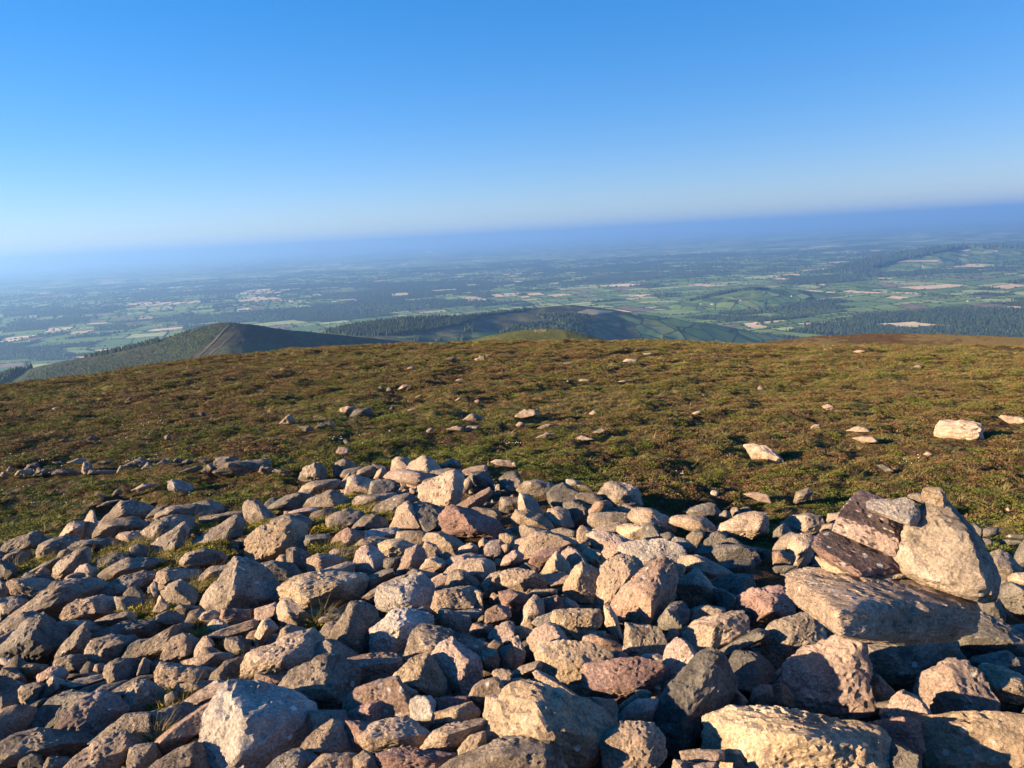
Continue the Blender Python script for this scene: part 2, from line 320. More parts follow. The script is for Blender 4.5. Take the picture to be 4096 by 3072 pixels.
ROCKS_TXT = """
A|t||530,555 600,455 650,415 745,420 735,500 725,565|
A|t|pointed upright stone at the left end of the pile|725,565 728,450 770,370 805,325 830,335 855,420 850,490 835,560|825,345,25 840,480,50
A|g|high grey boulder with a knobbly crest behind the white spotted one|900,430 1010,330 1075,240 1160,240 1260,285 1370,300 1290,380 1100,400 930,440|1080,265,40 1110,350,60
A|g|pitted boulder with white lichen spots on its crown|845,560 870,480 930,430 1080,385 1200,380 1290,440 1260,500 1080,530 1000,550|980,450,60 1200,460,60
A|d||1305,375 1390,290 1480,275 1500,290 1400,360|
A|g||1390,390 1420,340 1500,285 1600,270 1740,265 1890,300 1870,360 1700,400 1500,400|1500,320,40
A|g|grey stone with one round white lichen patch on the skyline of the pile|1690,268 1840,228 1940,250 1975,290 1960,330 1890,330 1760,300|
A|g|sloping boulder with white lichen along its upper edge|1255,540 1260,500 1340,440 1400,400 1500,370 1640,370 1700,430 1690,470 1480,540 1380,600 1290,640 1262,620|1400,440,70 1350,560,60
A|g||1345,690 1355,605 1480,530 1615,435 1655,500 1610,640 1500,700 1440,720|1600,470,40 1530,650,60
A|g||1790,420 1790,370 1950,350 2150,320 2212,350 2180,400 2000,400 1880,430|
A|g||1700,640 1800,560 1950,450 2080,375 2140,420 2120,540 1990,600 1850,640|2080,410,30 1990,570,60
A|g||0,690 60,600 180,560 270,515 345,520 365,580 330,640 200,690 60,750 0,760|250,540,40 260,620,60
A|g||330,645 350,580 400,550 480,560 450,590 370,640|
A|g||20,755 60,710 150,680 260,690 270,740 160,790 80,790|
A|g|grey stone with a chalky white patch on its left shoulder|335,690 370,620 450,580 600,550 680,570 640,640 560,680 480,740 400,740 360,780|430,620,40
A|d||630,640 700,590 840,565 1050,560 1060,600 1000,650 850,680 680,690|
A|t||1040,550 1070,520 1180,500 1280,500 1250,600 1150,640 1100,590|
A|d||1155,730 1155,650 1220,620 1280,640 1320,700 1250,740|
A|g||505,730 530,680 590,660 640,680 600,740 520,755|
A|g||480,880 490,810 560,740 680,670 760,655 795,690 790,780 700,850 620,890 520,930 500,910|700,690,50 560,850,60
A|d||860,800 880,740 1000,690 1100,700 1120,740 1050,790 900,820|
A|g||900,880 1000,800 1130,740 1300,740 1420,760 1360,840 1100,880 950,930|
A|g||1610,760 1660,700 1800,660 1950,690 1980,740 1850,790 1700,810 1620,800|
A|t||555,950 600,900 660,870 740,880 750,940 600,955|
A|p||670,870 720,810 780,790 870,840 890,900 760,910|775,805,30 800,900,30
A|d||0,920 0,780 100,790 150,820 140,900 60,940|
A|t||80,960 130,930 280,925 420,940 440,1020 360,1100 240,1095 140,1080 105,1040|160,950,50 400,1050,50
A|d||210,910 250,870 380,880 530,950 470,1000 420,960 280,935|
A|g|long whale backed boulder at the left edge|20,1327 200,1180 370,1080 480,960 600,950 800,920 910,960 920,1010 830,1080 640,1180 580,1250 430,1300 300,1327|530,980,70 480,1140,100 200,1250,60 800,1000,70
A|g||900,1070 960,980 1100,900 1250,860 1390,870 1400,930 1300,990 1190,1060 1020,1080 920,1090|
A|t||1380,940 1420,860 1500,830 1740,850 1760,900 1640,940 1480,960 1440,1010 1410,1060|1470,850,40 1480,930,60
A|g||1440,1040 1500,980 1600,940 1680,990 1750,1080 1690,1150 1560,1190 1480,1150|
A|t||1330,980 1360,950 1395,960 1390,1080 1345,1090|
A|g||1770,950 1790,890 1850,830 2000,800 2100,800 2040,920 1900,950 1800,960|
Z|g|big leaning grey boulder with pale streaks left of the yellowish one|825,2415 850,2370 960,2245 1000,2250 1090,2310 1150,2390 1140,2405 1050,2445 960,2455 880,2455|965,2260,30 945,2380,60 905,2440,40
A|t|egg shaped brown boulder near the left edge|560,1250 590,1180 700,1110 850,1080 980,1090 1030,1160 1020,1230 850,1270 700,1290 580,1285|800,1110,60 850,1220,70
A|g||1025,1150 1025,1085 1150,1080 1300,1110 1260,1160 1150,1220 1040,1215|
A|g||0,1190 0,1110 120,1085 230,1110 210,1200 60,1310 0,1320|
A|t||850,1300 950,1250 1130,1210 1190,1250 1180,1300 1000,1320|
A|d||1375,1290 1400,1240 1500,1205 1600,1240 1640,1300 1480,1327 1400,1327|
A|g||1645,1300 1680,1220 1760,1190 1810,1215 1750,1290 1700,1327|
A|t||1770,1280 1810,1230 1880,1200 1960,1240 2000,1300 1900,1310|
A|b||1980,1190 2212,1190 2212,1280 2000,1310 1960,1260|
A|g||1100,1060 1150,1000 1210,990 1230,1060 1300,1090 1200,1090|
A|g||1560,1190 1600,1150 1760,1160 1800,1200 1640,1240|
A|t||1360,1220 1420,1080 1500,1180 1440,1230|
A|d||270,860 400,780 510,735 520,760 430,840 320,870|
A|t||320,870 380,820 440,850 450,890 360,895|
A|d||0,950 70,960 100,1040 60,1100 0,1110|
B|g|pale faced wedge boulder at the top left of the pile|-50,560 -45,490 0,455 60,458 120,505 135,560 225,595 235,650 180,690 90,700 30,660 -20,620|55,475,30 110,580,60
B|g||195,680 220,620 320,575 430,575 530,620 555,680 540,740 480,760 380,620 250,670|
B|o|big rounded boulder with a yellowish lower half|0,790 100,700 210,690 350,620 480,680 470,780 460,870 330,880 250,960 150,975 20,970 -20,900|350,650,60 250,880,110 370,800,90
B|t||235,970 270,930 340,925 330,1000 250,1000|
B|g||325,1020 330,900 360,875 450,890 540,950 520,1060 440,1080 380,1030|375,890,30 370,1010,40
B|d||90,1060 130,1000 220,990 380,1010 440,1080 430,1160 290,1200 160,1130|
B|t||515,1060 520,960 600,925 730,930 850,980 820,1040 700,1060 590,1090 545,1095|610,950,50 620,1060,60
B|t||500,1150 560,1100 700,1070 840,1000 910,1010 900,1090 720,1110 640,1120|
Z|o|large flat ochre boulder with white lichen under its right end|1133,2350 1190,2310 1260,2295 1380,2310 1440,2300 1455,2325 1420,2390 1330,2420 1200,2440 1150,2410|1190,2350,50 1350,2340,60 1250,2410,50
B|g||445,380 470,320 560,280 760,265 780,290 740,340 600,380 480,410|
B|g||500,500 540,440 640,400 730,360 830,420 880,490 860,520 620,525|700,400,50 750,500,50
B|d||250,470 330,410 420,385 450,390 580,420 500,490 400,530 150,540 200,490|
B|d||125,500 150,460 210,420 250,470 170,520|
B|p||340,560 400,535 530,505 600,520 560,570 420,580|
B|g||535,610 560,550 680,525 780,530 720,600 600,640|
B|g||690,700 690,600 740,570 850,530 980,550 1020,600 900,680 760,720|720,630,40 900,650,50
B|g||900,710 960,650 1020,590 1100,575 1200,620 1215,680 1080,710|
B|g||925,460 960,410 1050,400 1230,385 1275,400 1230,440 1050,500 950,525|
B|g||1095,560 1130,490 1250,420 1380,395 1470,450 1400,520 1300,570 1150,580|
B|t||850,390 890,250 930,225 1050,270 1090,285 1060,400 1000,390 940,390|890,290,30 1040,350,40
B|d||1060,390 1090,280 1200,265 1290,290 1250,360 1180,400|
B|t||780,335 830,270 880,210 890,260 860,320 820,345|
B|g||745,160 770,120 840,90 920,130 930,160 880,200 830,240 770,240 750,200|830,105,30 850,180,40
B|g||810,230 840,180 980,150 1000,160 940,220 860,250|
B|g||945,240 970,180 1030,145 1100,150 1120,200 1050,240|
B|d||1090,130 1170,140 1230,190 1180,220 1120,200|
B|t||1100,250 1130,190 1170,165 1200,190 1190,240 1140,260|
B|t|cube shaped stone on the top ridge of the pile|1255,180 1270,110 1310,68 1390,85 1420,110 1400,170 1340,180|1330,90,20 1390,160,30
B|t|pyramid shaped boulder on the top ridge of the pile|1400,180 1440,110 1540,60 1610,90 1670,160 1640,200 1580,210 1480,190|1560,85,30 1560,180,50
B|p|pale pink block with a dark right end below the ridge top|1205,240 1250,190 1350,175 1470,190 1620,225 1520,310 1420,300 1290,270|1475,205,60 1475,290,60
B|d||1580,220 1640,180 1760,165 1850,170 1860,230 1820,260 1700,240|
B|g|ridge stone with a white cap of lichen|1670,150 1740,110 1800,80 1850,100 1870,160 1800,165|
B|b||1860,190 1960,160 2080,140 2085,200 2000,210 1900,225|
B|t|large boulder with a broad sunlit face and a sharp upper right horn|1510,430 1510,330 1600,310 1700,290 1760,225 1800,200 1870,240 1860,360 1830,480 1780,500 1650,500 1530,450|1800,230,60 1790,400,90 1740,490,70
B|g||1525,310 1540,270 1640,240 1690,260 1600,310|
B|t||1860,360 1880,290 1930,255 1985,280 1940,340 1900,380|1940,285,20
B|d||1940,260 1960,215 2060,200 2120,240 2150,340 2130,400 2000,380 1960,310|
B|b|narrow brown slab leaning up to the right above the red boulder|1840,490 1900,450 2010,390 2100,345 2130,380 2060,480 1990,540 1900,540|2100,375,30 1920,500,60
B|r|red boulder in the upper middle of the pile|1700,600 1750,530 1810,505 1900,530 2020,590 2160,630 2212,720 2200,780 2100,780 1950,720 1840,740 1750,740 1710,660|1830,535,60 1960,690,100 1900,600,90
B|t|jagged pale stone left of the red boulder|1255,690 1290,590 1330,500 1400,470 1440,530 1480,600 1560,700 1480,720 1340,715|1400,490,40 1490,690,50
B|d|dark stone dotted with white lichen left of the red boulder|1440,530 1480,475 1600,490 1700,530 1680,600 1640,680 1560,720 1500,640|
B|g||1960,560 1990,510 2080,530 2200,540 2200,620 2100,620|
B|b||720,840 760,760 850,700 910,720 1000,740 950,840 820,880 750,870|900,730,40 840,850,60
B|w|long narrow pale bar of rock lying level|925,770 940,740 1080,710 1260,690 1310,730 1280,770 1120,785 970,805|
B|t||930,850 980,800 1100,770 1210,790 1150,860 1030,880|
B|o|cream coloured block right of the long pale bar|1305,790 1330,730 1400,720 1540,730 1590,750 1550,840 1440,830|
B|t||1550,800 1590,740 1700,740 1820,780 1900,850 1820,930 1700,900 1640,850|
B|o||1145,900 1150,830 1210,800 1290,795 1460,850 1380,900 1330,950 1220,950|1250,850,50
B|p|pink boulder with a curved scar on its face|925,1000 960,900 1030,860 1120,880 1195,970 1190,1020 1140,1090 1020,1145 920,1040|1050,930,40 1100,1070,50
B|d||1190,960 1330,950 1320,1020 1250,1060 1190,1030|
B|d||470,820 500,760 650,750 715,770 710,830 640,870 480,880|
B|p|pink prism standing on end in the middle of the pile|1305,1090 1380,900 1475,850 1530,890 1550,960 1500,1060 1400,1080|1470,865,40 1420,980,70 1400,1070,50
B|t||1525,880 1560,815 1640,850 1690,920 1600,980 1545,980|
B|t||1515,1050 1570,970 1650,950 1720,990 1700,1060 1620,1090|
B|g||1690,940 1740,905 1800,950 1790,975 1700,975|
B|t||1830,930 1870,860 1950,830 2010,860 2000,910 1920,930|
B|o||2025,820 2060,780 2110,810 2080,860 2040,870|
B|p||2070,930 2080,850 2130,815 2212,800 2230,860 2212,930 2140,940|
B|p||1700,1020 1800,950 1920,920 2060,940 2060,980 1900,1020 1760,1060|
B|t||1750,1090 1820,1030 1960,980 2060,970 2150,1020 2150,1090 2080,1180 2060,1250 2020,1160 1880,1090|2060,1000,40 2070,1100,60
B|g||1740,1250 1770,1110 1830,1070 1900,1080 1990,1150 2040,1250 1900,1260|1880,1120,40 1860,1230,40
B|t||2060,1180 2130,1100 2212,1080 2260,1150 2212,1250 2080,1250|
B|p||1575,1200 1600,1150 1690,1100 1760,1110 1740,1190 1650,1230|
B|g||1380,1150 1380,1100 1450,1060 1640,1100 1620,1150 1540,1150 1430,1170|
B|g||1000,1190 1060,1120 1200,1060 1250,1055 1270,1110 1160,1190 1060,1240|
B|g||1020,1290 1120,1210 1300,1130 1380,1110 1370,1150 1200,1240 1080,1310|
Z|w|whitish rough boulder in the middle of the pile|1515,2400 1530,2350 1600,2325 1680,2300 1720,2340 1745,2400 1740,2450 1620,2440 1570,2455 1530,2430|1600,2350,30 1620,2410,50
B|t||1610,1250 1650,1220 1745,1200 1740,1260 1660,1290|
Z|t||1735,2430 1750,2370 1820,2355 1880,2350 1910,2375 1895,2435 1830,2445 1760,2450|
Z|o||1878,2375 1900,2360 1925,2370 1930,2440 1900,2440|
B|p||690,925 750,880 800,910 840,970 780,970|
B|g||790,880 930,880 940,920 850,950|
C|d||0,140 60,95 140,80 170,130 150,170 60,160 10,160|
C|d||0,240 0,160 50,150 70,190 40,230|
C|g||60,200 90,150 160,145 200,200 190,250 100,260 50,230|
C|g||165,240 200,200 240,165 330,160 420,180 490,220 440,260 360,290 200,270|290,175,40
C|d||430,270 500,210 560,190 640,230 690,260 690,320 620,350 480,390 440,340|
C|g||680,300 720,270 830,280 900,310 860,350 780,370 700,340|
C|g|big boulder with a grassy crack at the right end of the ridge|885,290 910,240 950,190 1000,180 1100,190 1190,220 1220,280 1240,360 1180,400 1080,390 1000,370 960,340|980,195,30 1060,330,70 1110,260,60
C|w||590,150 650,150 720,190 690,205 600,205|
C|g||690,205 760,200 830,250 780,250|
C|t|upright fang shaped stone on the upper right of the pile|170,420 175,340 190,280 230,285 300,330 365,420 370,460 280,430|200,300,25 230,420,40
C|g||0,350 20,310 90,310 180,320 170,410 80,440 0,420|
C|o|stone with an orange lit hollow in its top|120,500 160,430 260,430 380,480 450,560 430,600 300,570 180,560 130,560|200,470,40 340,540,50
C|g||185,600 200,555 300,590 460,610 450,640 220,650|
C|t||410,480 440,420 520,400 600,430 600,480 640,560 560,580 450,560|500,430,30 540,560,40
C|d||570,370 650,345 760,380 770,460 720,540 640,560 590,460|
C|b||810,450 840,370 850,345 940,340 990,380 900,450|
C|g||800,520 820,470 880,445 1000,445 1100,450 1200,520 1160,560 1000,570 850,570|
C|g||910,440 925,400 1000,395 1090,430 1060,450|
C|t||1035,400 1130,375 1190,410 1170,450 1120,450|
C|t|two toned boulder with a pink left end and a dark right end|1155,480 1190,420 1260,410 1340,420 1450,470 1530,540 1530,600 1440,630 1370,570 1230,550 1180,520|1340,430,50 1330,530,80 1230,540,40
C|o|round tan cobble in the upper right of the pile|1050,620 1060,570 1120,550 1200,550 1290,590 1310,640 1260,700 1200,700 1100,660|
C|g||830,600 900,560 1050,530 1080,560 1050,620 950,620|
C|d||1250,550 1350,545 1410,640 1430,690 1310,700 1260,700|
C|t|rounded pale topped boulder near the heath on the right|1520,540 1530,490 1580,470 1700,470 1800,490 1870,560 1880,620 1780,620 1700,590 1560,560|1760,520,60 1760,600,40
C|d||1670,440 1710,400 1830,365 1890,370 1945,450 1910,500 1800,490 1700,460|
C|d||1945,460 1990,425 2030,440 2030,490 1960,500|
C|g||2035,440 2060,405 2110,400 2120,470 2050,480|
C|g||2110,410 2180,395 2212,400 2212,450 2120,470|
Z|t|pale sloping boulder at the edge of the heath left of the stacked slabs|2870,2120 2895,2095 2960,2065 3020,2052 3055,2060 3065,2100 3060,2130 3000,2150 2910,2145|3040,2070,20 3030,2120,30 2920,2120,20
C|t||685,670 690,610 720,565 800,600 805,650 770,700 700,710|
C|p|flat purplish pink slab with a smooth top|790,640 830,615 950,620 1080,660 1210,710 1150,760 1080,830 980,860 900,790 830,710|840,650,30 1090,740,60 1030,800,60
C|w|speckled whitish slab resting on the pink one|1080,820 1095,730 1200,710 1400,690 1540,740 1610,800 1590,860 1480,900 1300,920 1240,935 1150,870|1110,790,30 1300,860,50
C|t||1600,900 1640,840 1740,830 1850,870 1930,920 2050,990 1960,1040 1820,1040 1780,1000 1700,960 1640,930|1750,850,40 1830,980,60
C|t||1480,920 1610,905 1640,930 1620,1000 1545,1080 1500,1000|
C|d||1530,700 1570,670 1640,690 1750,800 1740,830 1620,830 1590,790|
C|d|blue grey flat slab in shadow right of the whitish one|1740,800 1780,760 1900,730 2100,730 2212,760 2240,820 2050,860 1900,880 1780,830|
C|g||1660,660 1740,600 1810,620 1800,680 1740,740 1700,720|
C|d||1810,720 1820,650 1920,610 2000,650 1960,700 1880,740|
C|d||1930,720 1960,680 2060,670 2130,720 2100,735|
C|t||190,760 230,690 300,630 400,620 520,650 650,710 620,760 540,780 420,800 320,850 220,870 200,800|
C|r||250,900 290,830 370,780 480,765 550,750 520,830 400,880 360,940 280,930|
C|o||385,960 430,880 500,800 560,850 600,900 630,980 500,990 400,990|500,815,30 495,960,60
C|p||555,820 620,755 680,780 760,890 700,920 640,980 610,880|
C|o||670,760 690,725 780,710 790,760 720,790|
C|o||735,860 740,790 780,765 860,790 930,880 900,910 790,920|
C|o|tall cream boulder with a rusty stain near its top|580,1140 600,1060 680,940 740,900 850,960 870,1010 830,1120 820,1220 720,1220 620,1190|740,930,30 680,1130,40
C|t|rough tan boulder propped against the cream one|850,1020 880,950 960,880 1060,840 1150,850 1240,930 1230,1000 1100,1120 1040,1230 900,1310 850,1300 830,1180|1080,860,40 1130,1000,80 1030,1130,90
Z|b|big dark three sided boulder in the middle right|2445,2450 2480,2380 2560,2300 2640,2248 2680,2270 2697,2330 2680,2390 2625,2500 2600,2510 2520,2490 2465,2470|2540,2345,60 2608,2400,110 2595,2500,80
C|g|grey green diamond shaped boulder|1550,1080 1640,1020 1740,960 1830,1060 1900,1150 1930,1240 1830,1280 1680,1290 1610,1200|
C|d||1830,1070 1920,1020 2080,990 2212,1000 2240,1100 2150,1170 2050,1200 1950,1150 1880,1130|
C|d||1900,900 1960,880 2130,870 2212,850 2240,920 2212,990 2060,990 1980,960|
C|d||1880,1130 1980,1130 2090,1200 2060,1320 1930,1300 1920,1230|
Z|r|rust red stone with a tan back left of the stack|2937,2430 2960,2385 3010,2360 3090,2350 3130,2365 3165,2440 3140,2465 3060,2480 2985,2505 2965,2480|3080,2375,30 3080,2440,60
C|t||0,1090 0,990 80,960 180,945 300,990 400,1060 390,1110 260,1170 150,1130|
C|t||350,1000 500,980 640,1000 610,1060 440,1100 400,1060|
C|o||245,1180 300,1130 480,1120 490,1160 330,1180|
C|r||0,1200 0,1150 100,1130 240,1180 230,1240 100,1290 30,1270|
Z|t||2090,2490 2100,2430 2135,2388 2170,2410 2175,2480 2130,2510|
Z|r||2175,2400 2230,2385 2255,2420 2245,2470 2190,2470|
C|p||550,1290 580,1200 660,1240 690,1290 560,1310|
C|o||0,700 0,640 60,630 140,660 110,720 60,740|
C|t||85,740 130,690 240,660 200,760 150,790 90,780|
C|p||20,910 60,840 130,785 200,830 180,880 80,910|
C|t||0,800 0,740 70,720 75,780 30,810|
C|g||175,930 220,890 330,940 300,960 180,950|
Z|g||2763,2480 2770,2440 2830,2425 2890,2440 2895,2460 2840,2490 2790,2500|
C|g||465,600 560,580 680,610 660,660 530,640|
C|d||1420,640 1500,620 1560,670 1480,720 1430,690|
D|t|two faced stone with a dark right half behind the stack|80,430 180,370 300,350 410,370 430,440 400,510 290,525 200,520 110,450|305,360,40 290,500,50
D|d||0,500 80,440 150,510 60,570 0,550|
D|t||470,400 480,345 580,340 560,400 520,440|
D|g||410,490 440,440 530,430 500,500 420,510|
D|t|pale knuckle shaped stone touching the left side of the stack|130,630 180,540 270,530 350,560 360,620 300,740 200,795 160,740|
D|g||0,640 60,560 130,515 210,530 150,600 120,650 20,680|
D|b||0,680 80,670 140,720 150,790 0,800|
D|d||0,870 0,810 120,800 190,810 100,860|
D|d||160,1130 200,1110 280,1170 310,1210 240,1230 170,1190|
D|d||1740,440 1780,430 1840,480 1830,540 1780,500|
D|d||1840,480 1900,465 1980,470 1985,520 1920,550 1850,540|
D|d||1850,560 1920,570 1935,620 1880,620|
D|d||2060,540 2110,525 2212,530 2212,560 2100,560|
D|d||2000,590 2060,570 2180,580 2200,600 2100,620 2020,610|
D|d||2130,720 2180,620 2212,580 2260,700 2212,800 2150,780|
D|g|grey boulder just right of the stack with a pale tip|1925,710 2000,670 2060,690 2180,820 2100,950 2020,980 1990,860 1960,760|
D|o||2075,900 2130,870 2212,865 2260,920 2212,1000 2150,980 2090,940|
D|d||2000,1000 2100,960 2212,1020 2250,1120 2212,1220 2100,1200 2010,1100|
D|d||1800,1130 1990,1110 2040,1250 2030,1320 1900,1290 1810,1220|
E|d|big dark heart shaped boulder at the left edge|0,370 60,270 160,180 250,70 350,35 450,100 550,180 540,260 420,400 330,470 250,468 150,420 30,390|350,60,60 250,220,120 390,330,120
E|g||0,230 0,130 150,20 250,0 330,20 220,90 160,170 60,240|
E|g||490,380 540,290 640,180 730,105 780,210 740,330 640,360 520,390|730,130,30 640,300,60
E|b||480,110 560,80 740,70 900,110 880,150 780,180 620,150 545,175|
E|d|smooth dark bar shaped rock right of the heart shaped one|780,210 900,150 1100,80 1330,55 1350,110 1290,210 1150,235 900,210|1250,120,50
E|g||745,400 760,300 800,240 950,200 1140,200 1165,240 1100,300 1000,340 900,400 840,430|
E|g|rounded stone overlapping the one behind it like a shell|845,430 870,350 920,280 1010,235 1105,260 1090,330 1040,390 930,430|
E|d||1060,390 1110,280 1200,240 1280,235 1200,300 1120,400|
E|g||1115,400 1170,310 1300,240 1430,170 1500,150 1560,110 1640,120 1560,190 1480,260 1400,350 1340,400 1200,390|
E|t|smooth sloping tan stone on the lower left|1395,420 1430,330 1500,220 1590,195 1710,240 1690,330 1600,390 1500,430|1600,225,40 1610,370,50
E|g||470,470 500,410 600,375 740,370 750,420 690,510 560,520 500,480|
E|b||330,600 335,540 430,480 520,470 580,520 560,590 440,590 400,610|
E|g||910,620 920,460 980,415 1200,400 1210,470 1170,540 1050,580 960,620|970,450,40 970,600,40
E|t||810,500 830,450 900,445 910,510 860,520|
E|g||590,580 620,540 800,520 870,530 700,570 640,590|
E|g||540,620 700,570 850,540 900,570 860,600 700,640 600,660|
E|g||1180,550 1200,470 1240,400 1300,430 1290,520 1220,540|
E|g||1265,450 1330,420 1400,410 1400,450 1330,510 1300,520|
E|t|blocky stone with a level top and a lit front on the lower left|1350,640 1365,500 1400,440 1560,460 1720,480 1850,500 1800,590 1640,600 1560,620 1520,680 1400,670|1390,470,40 1720,490,60 1700,590,60
E|t||1590,420 1720,380 1900,350 2000,360 1960,420 1800,480 1650,470|
E|t||1690,390 1690,310 1750,220 1800,210 1840,290 1780,330 1730,380|
E|g||1730,390 1745,310 1820,300 1900,340 1850,370|
E|t||1790,200 1800,110 1850,60 1900,70 1960,110 1900,160|
E|t||1790,210 1850,170 2000,130 2180,70 2212,100 2212,140 2000,210 1900,235|
E|g||1950,270 1960,225 2080,215 2150,240 2140,350 2050,360 1970,330|
E|g||1820,600 1860,520 1950,440 2080,400 2130,430 2110,560 2050,610 1910,620|1920,480,40 1900,600,40
Z|t|large boulder with a wedge of sun across it above the blue grey one|982,2730 985,2660 1010,2620 1120,2560 1230,2530 1275,2560 1290,2620 1230,2700 1150,2730 1050,2740|1210,2550,20 1130,2640,50 1040,2640,30
E|p|smooth pale pink slab tilted on the lower left|475,1030 520,960 620,860 760,740 870,690 950,720 1010,780 1080,830 1060,880 960,970 860,1050 780,1095 720,1060 600,1045|800,790,25 700,980,35 980,850,35
E|d|dark slab behind the pale pink one|290,1010 330,850 430,740 600,690 780,710 740,760 620,880 500,990 400,1020|
E|g|dark stone with one bright triangular facet right of the pale pink slab|1070,870 1090,760 1120,650 1170,605 1260,600 1380,660 1420,720 1390,800 1280,880 1150,890|1175,620,30 1195,660,60 1125,820,40
E|g||150,690 200,640 320,610 400,620 370,700 290,790 230,810 180,730|
E|t||350,750 410,600 460,560 540,590 560,640 480,680 420,720|
E|d||150,870 200,830 290,790 340,760 400,750 300,900 200,980 150,970|
E|g||0,560 30,490 130,490 200,540 230,610 180,680 100,600 0,590|
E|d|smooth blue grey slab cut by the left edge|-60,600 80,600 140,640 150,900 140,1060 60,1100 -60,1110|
E|g|wide hump backed boulder in the lower left corner|-60,1180 150,1060 300,1020 500,1030 700,1050 790,1110 740,1160 640,1230 480,1250 200,1250 60,1300 -60,1330|300,1060,50 600,1120,90 100,1230,80
E|t|tan slab with a smooth sunlit back at the bottom left|520,1420 700,1220 850,1120 1000,1050 1090,1030 1200,1120 1160,1190 1040,1280 960,1420|1100,1060,40 1090,1180,60
E|d||140,1420 180,1280 280,1230 340,1240 400,1420|
E|g||360,1420 420,1260 560,1260 620,1290 520,1420|
E|g||800,1120 900,1040 1010,960 1100,890 1280,870 1280,960 1300,1080 1220,1140 1120,1100 1000,1090|
E|g||1285,920 1310,870 1420,830 1560,790 1620,800 1660,860 1600,930 1450,990 1430,1050 1360,1090 1310,1020|1330,890,40 1400,980,60
E|b||1350,1130 1420,1050 1500,980 1600,930 1750,860 1880,740 1920,800 1860,900 1700,1060 1560,1140 1400,1270|
E|g||1120,1250 1130,1190 1200,1150 1340,1140 1380,1250 1370,1400 1130,1400|
E|g||1270,1400 1400,1280 1560,1180 1690,1135 1760,1190 1790,1400 1680,1400|1660,1160,40 1650,1320,60
Z|w|huge smooth blue grey boulder with a rough left face at the bottom|830,3030 835,2890 870,2840 890,2770 940,2742 1040,2760 1160,2790 1235,2840 1245,2890 1200,2980 1110,3072 1000,3120 880,3110|900,2900,50 985,2890,80 1150,2880,60 960,3030,80
E|g||1430,800 1430,720 1480,690 1530,700 1540,770 1460,810|
E|t||1600,780 1700,700 1850,600 2000,620 1960,680 1850,770 1740,800 1640,820|
E|g||1530,700 1560,620 1800,590 1850,600 1700,690 1560,740|
E|t||1660,900 1680,820 1770,800 1800,820 1730,900|
E|b||650,700 760,640 890,600 900,620 800,680 700,710|
E|d||740,720 900,630 1080,590 1100,600 960,680 850,720|
E|g||940,700 1040,640 1180,560 1340,545 1240,600 1130,640 1060,720|
E|d||700,510 760,430 820,440 830,500 720,540|
E|t||0,450 0,400 130,410 160,450 120,490 30,490|
E|o||130,470 180,440 400,460 400,490 290,560 210,570 180,520|
E|p||1650,1150 1660,1110 1790,1060 1790,1150 1740,1170|
F|p||0,170 0,80 160,30 180,60 170,120 70,180|
F|t||195,80 230,20 280,0 330,80 420,170 500,230 420,240 350,240 240,220 210,160|
F|b||450,120 480,80 560,90 560,160 500,175|
F|p||620,80 660,60 740,110 700,120 630,110|
F|g||535,210 560,150 700,120 780,130 700,190 600,210|
F|t||0,300 60,180 110,170 170,230 180,250 90,300 60,370 0,390|
F|t||185,360 220,260 280,220 440,260 420,310 300,340 200,380|240,250,20 280,330,30
F|g||550,290 620,200 700,190 720,240 680,320 640,350|
F|g|large boulder split between a sunlit left side and a blue shaded right side|650,350 720,230 800,110 850,45 930,35 1020,100 1060,190 1020,260 1010,420 950,480 820,430 740,400|870,60,40 790,300,90 780,390,80
F|g||450,590 520,470 620,355 720,390 850,470 860,500 760,520 600,540 500,580|640,375,20 650,480,40
F|g|large cracked boulder with a jagged shadow left of the brown block|200,800 330,630 440,580 600,500 720,500 830,570 870,620 860,700 790,860 780,970 600,970 480,940 440,900 320,820|600,520,50 620,770,110 470,760,100 470,930,60
F|b||0,720 20,645 220,660 280,670 240,740 80,750|
F|o||20,750 200,750 220,770 130,805 60,800|
F|w|ragged pale boulder right of the blue shaded one|1020,460 1015,260 1080,240 1200,110 1290,90 1380,120 1500,160 1500,220 1400,290 1350,330 1220,450 1100,465|1060,270,40 1240,230,80 1200,430,50
F|t||1370,100 1450,60 1500,100 1510,140 1450,120|
F|g|rounded grey stone with one sunlit corner near the centre|1575,180 1590,95 1700,110 1830,150 1840,230 1780,300 1700,270 1600,240|1640,115,20 1600,180,30
F|w||1720,100 1880,80 1950,105 1900,170 1840,180 1800,130|
F|b||1970,190 2000,100 2080,55 2180,80 2190,150 2110,210 1990,210|
F|b||1860,260 1880,210 2030,220 2040,300 2000,330 1860,300|
F|g|long grey slab behind the pink diamond shaped stone|1310,520 1340,400 1370,290 1420,235 1500,230 1700,300 2000,400 1920,500 1800,560 1600,560 1450,520|1420,260,30 1450,400,90
F|p|pink diamond shaped stone standing on its point|1530,500 1600,390 1690,350 1800,420 1900,500 1930,620 1860,760 1790,830 1700,750 1590,590|1690,375,40 1750,720,60 1830,520,80
F|o|brown boulder with a dark dent left of the pink diamond|1210,680 1240,600 1350,520 1470,475 1540,560 1620,680 1600,780 1500,830 1380,800 1230,740|1470,500,40 1380,740,70
F|o|small ochre stone resting in front of the brown boulder|1135,800 1170,750 1260,725 1380,790 1370,840 1270,880 1190,860|
F|b|brown block with a flat front and pink flecked top|820,505 850,500 1000,470 1190,460 1230,520 1210,650 1100,720 880,725 860,600|870,530,30 885,560,60 1215,540,60
F|b|rounded brown boulder under the brown block|780,980 800,850 900,770 1100,710 1210,680 1210,730 1180,800 1240,870 1330,900 1340,1000 1200,1020 1100,1020 1000,1000|
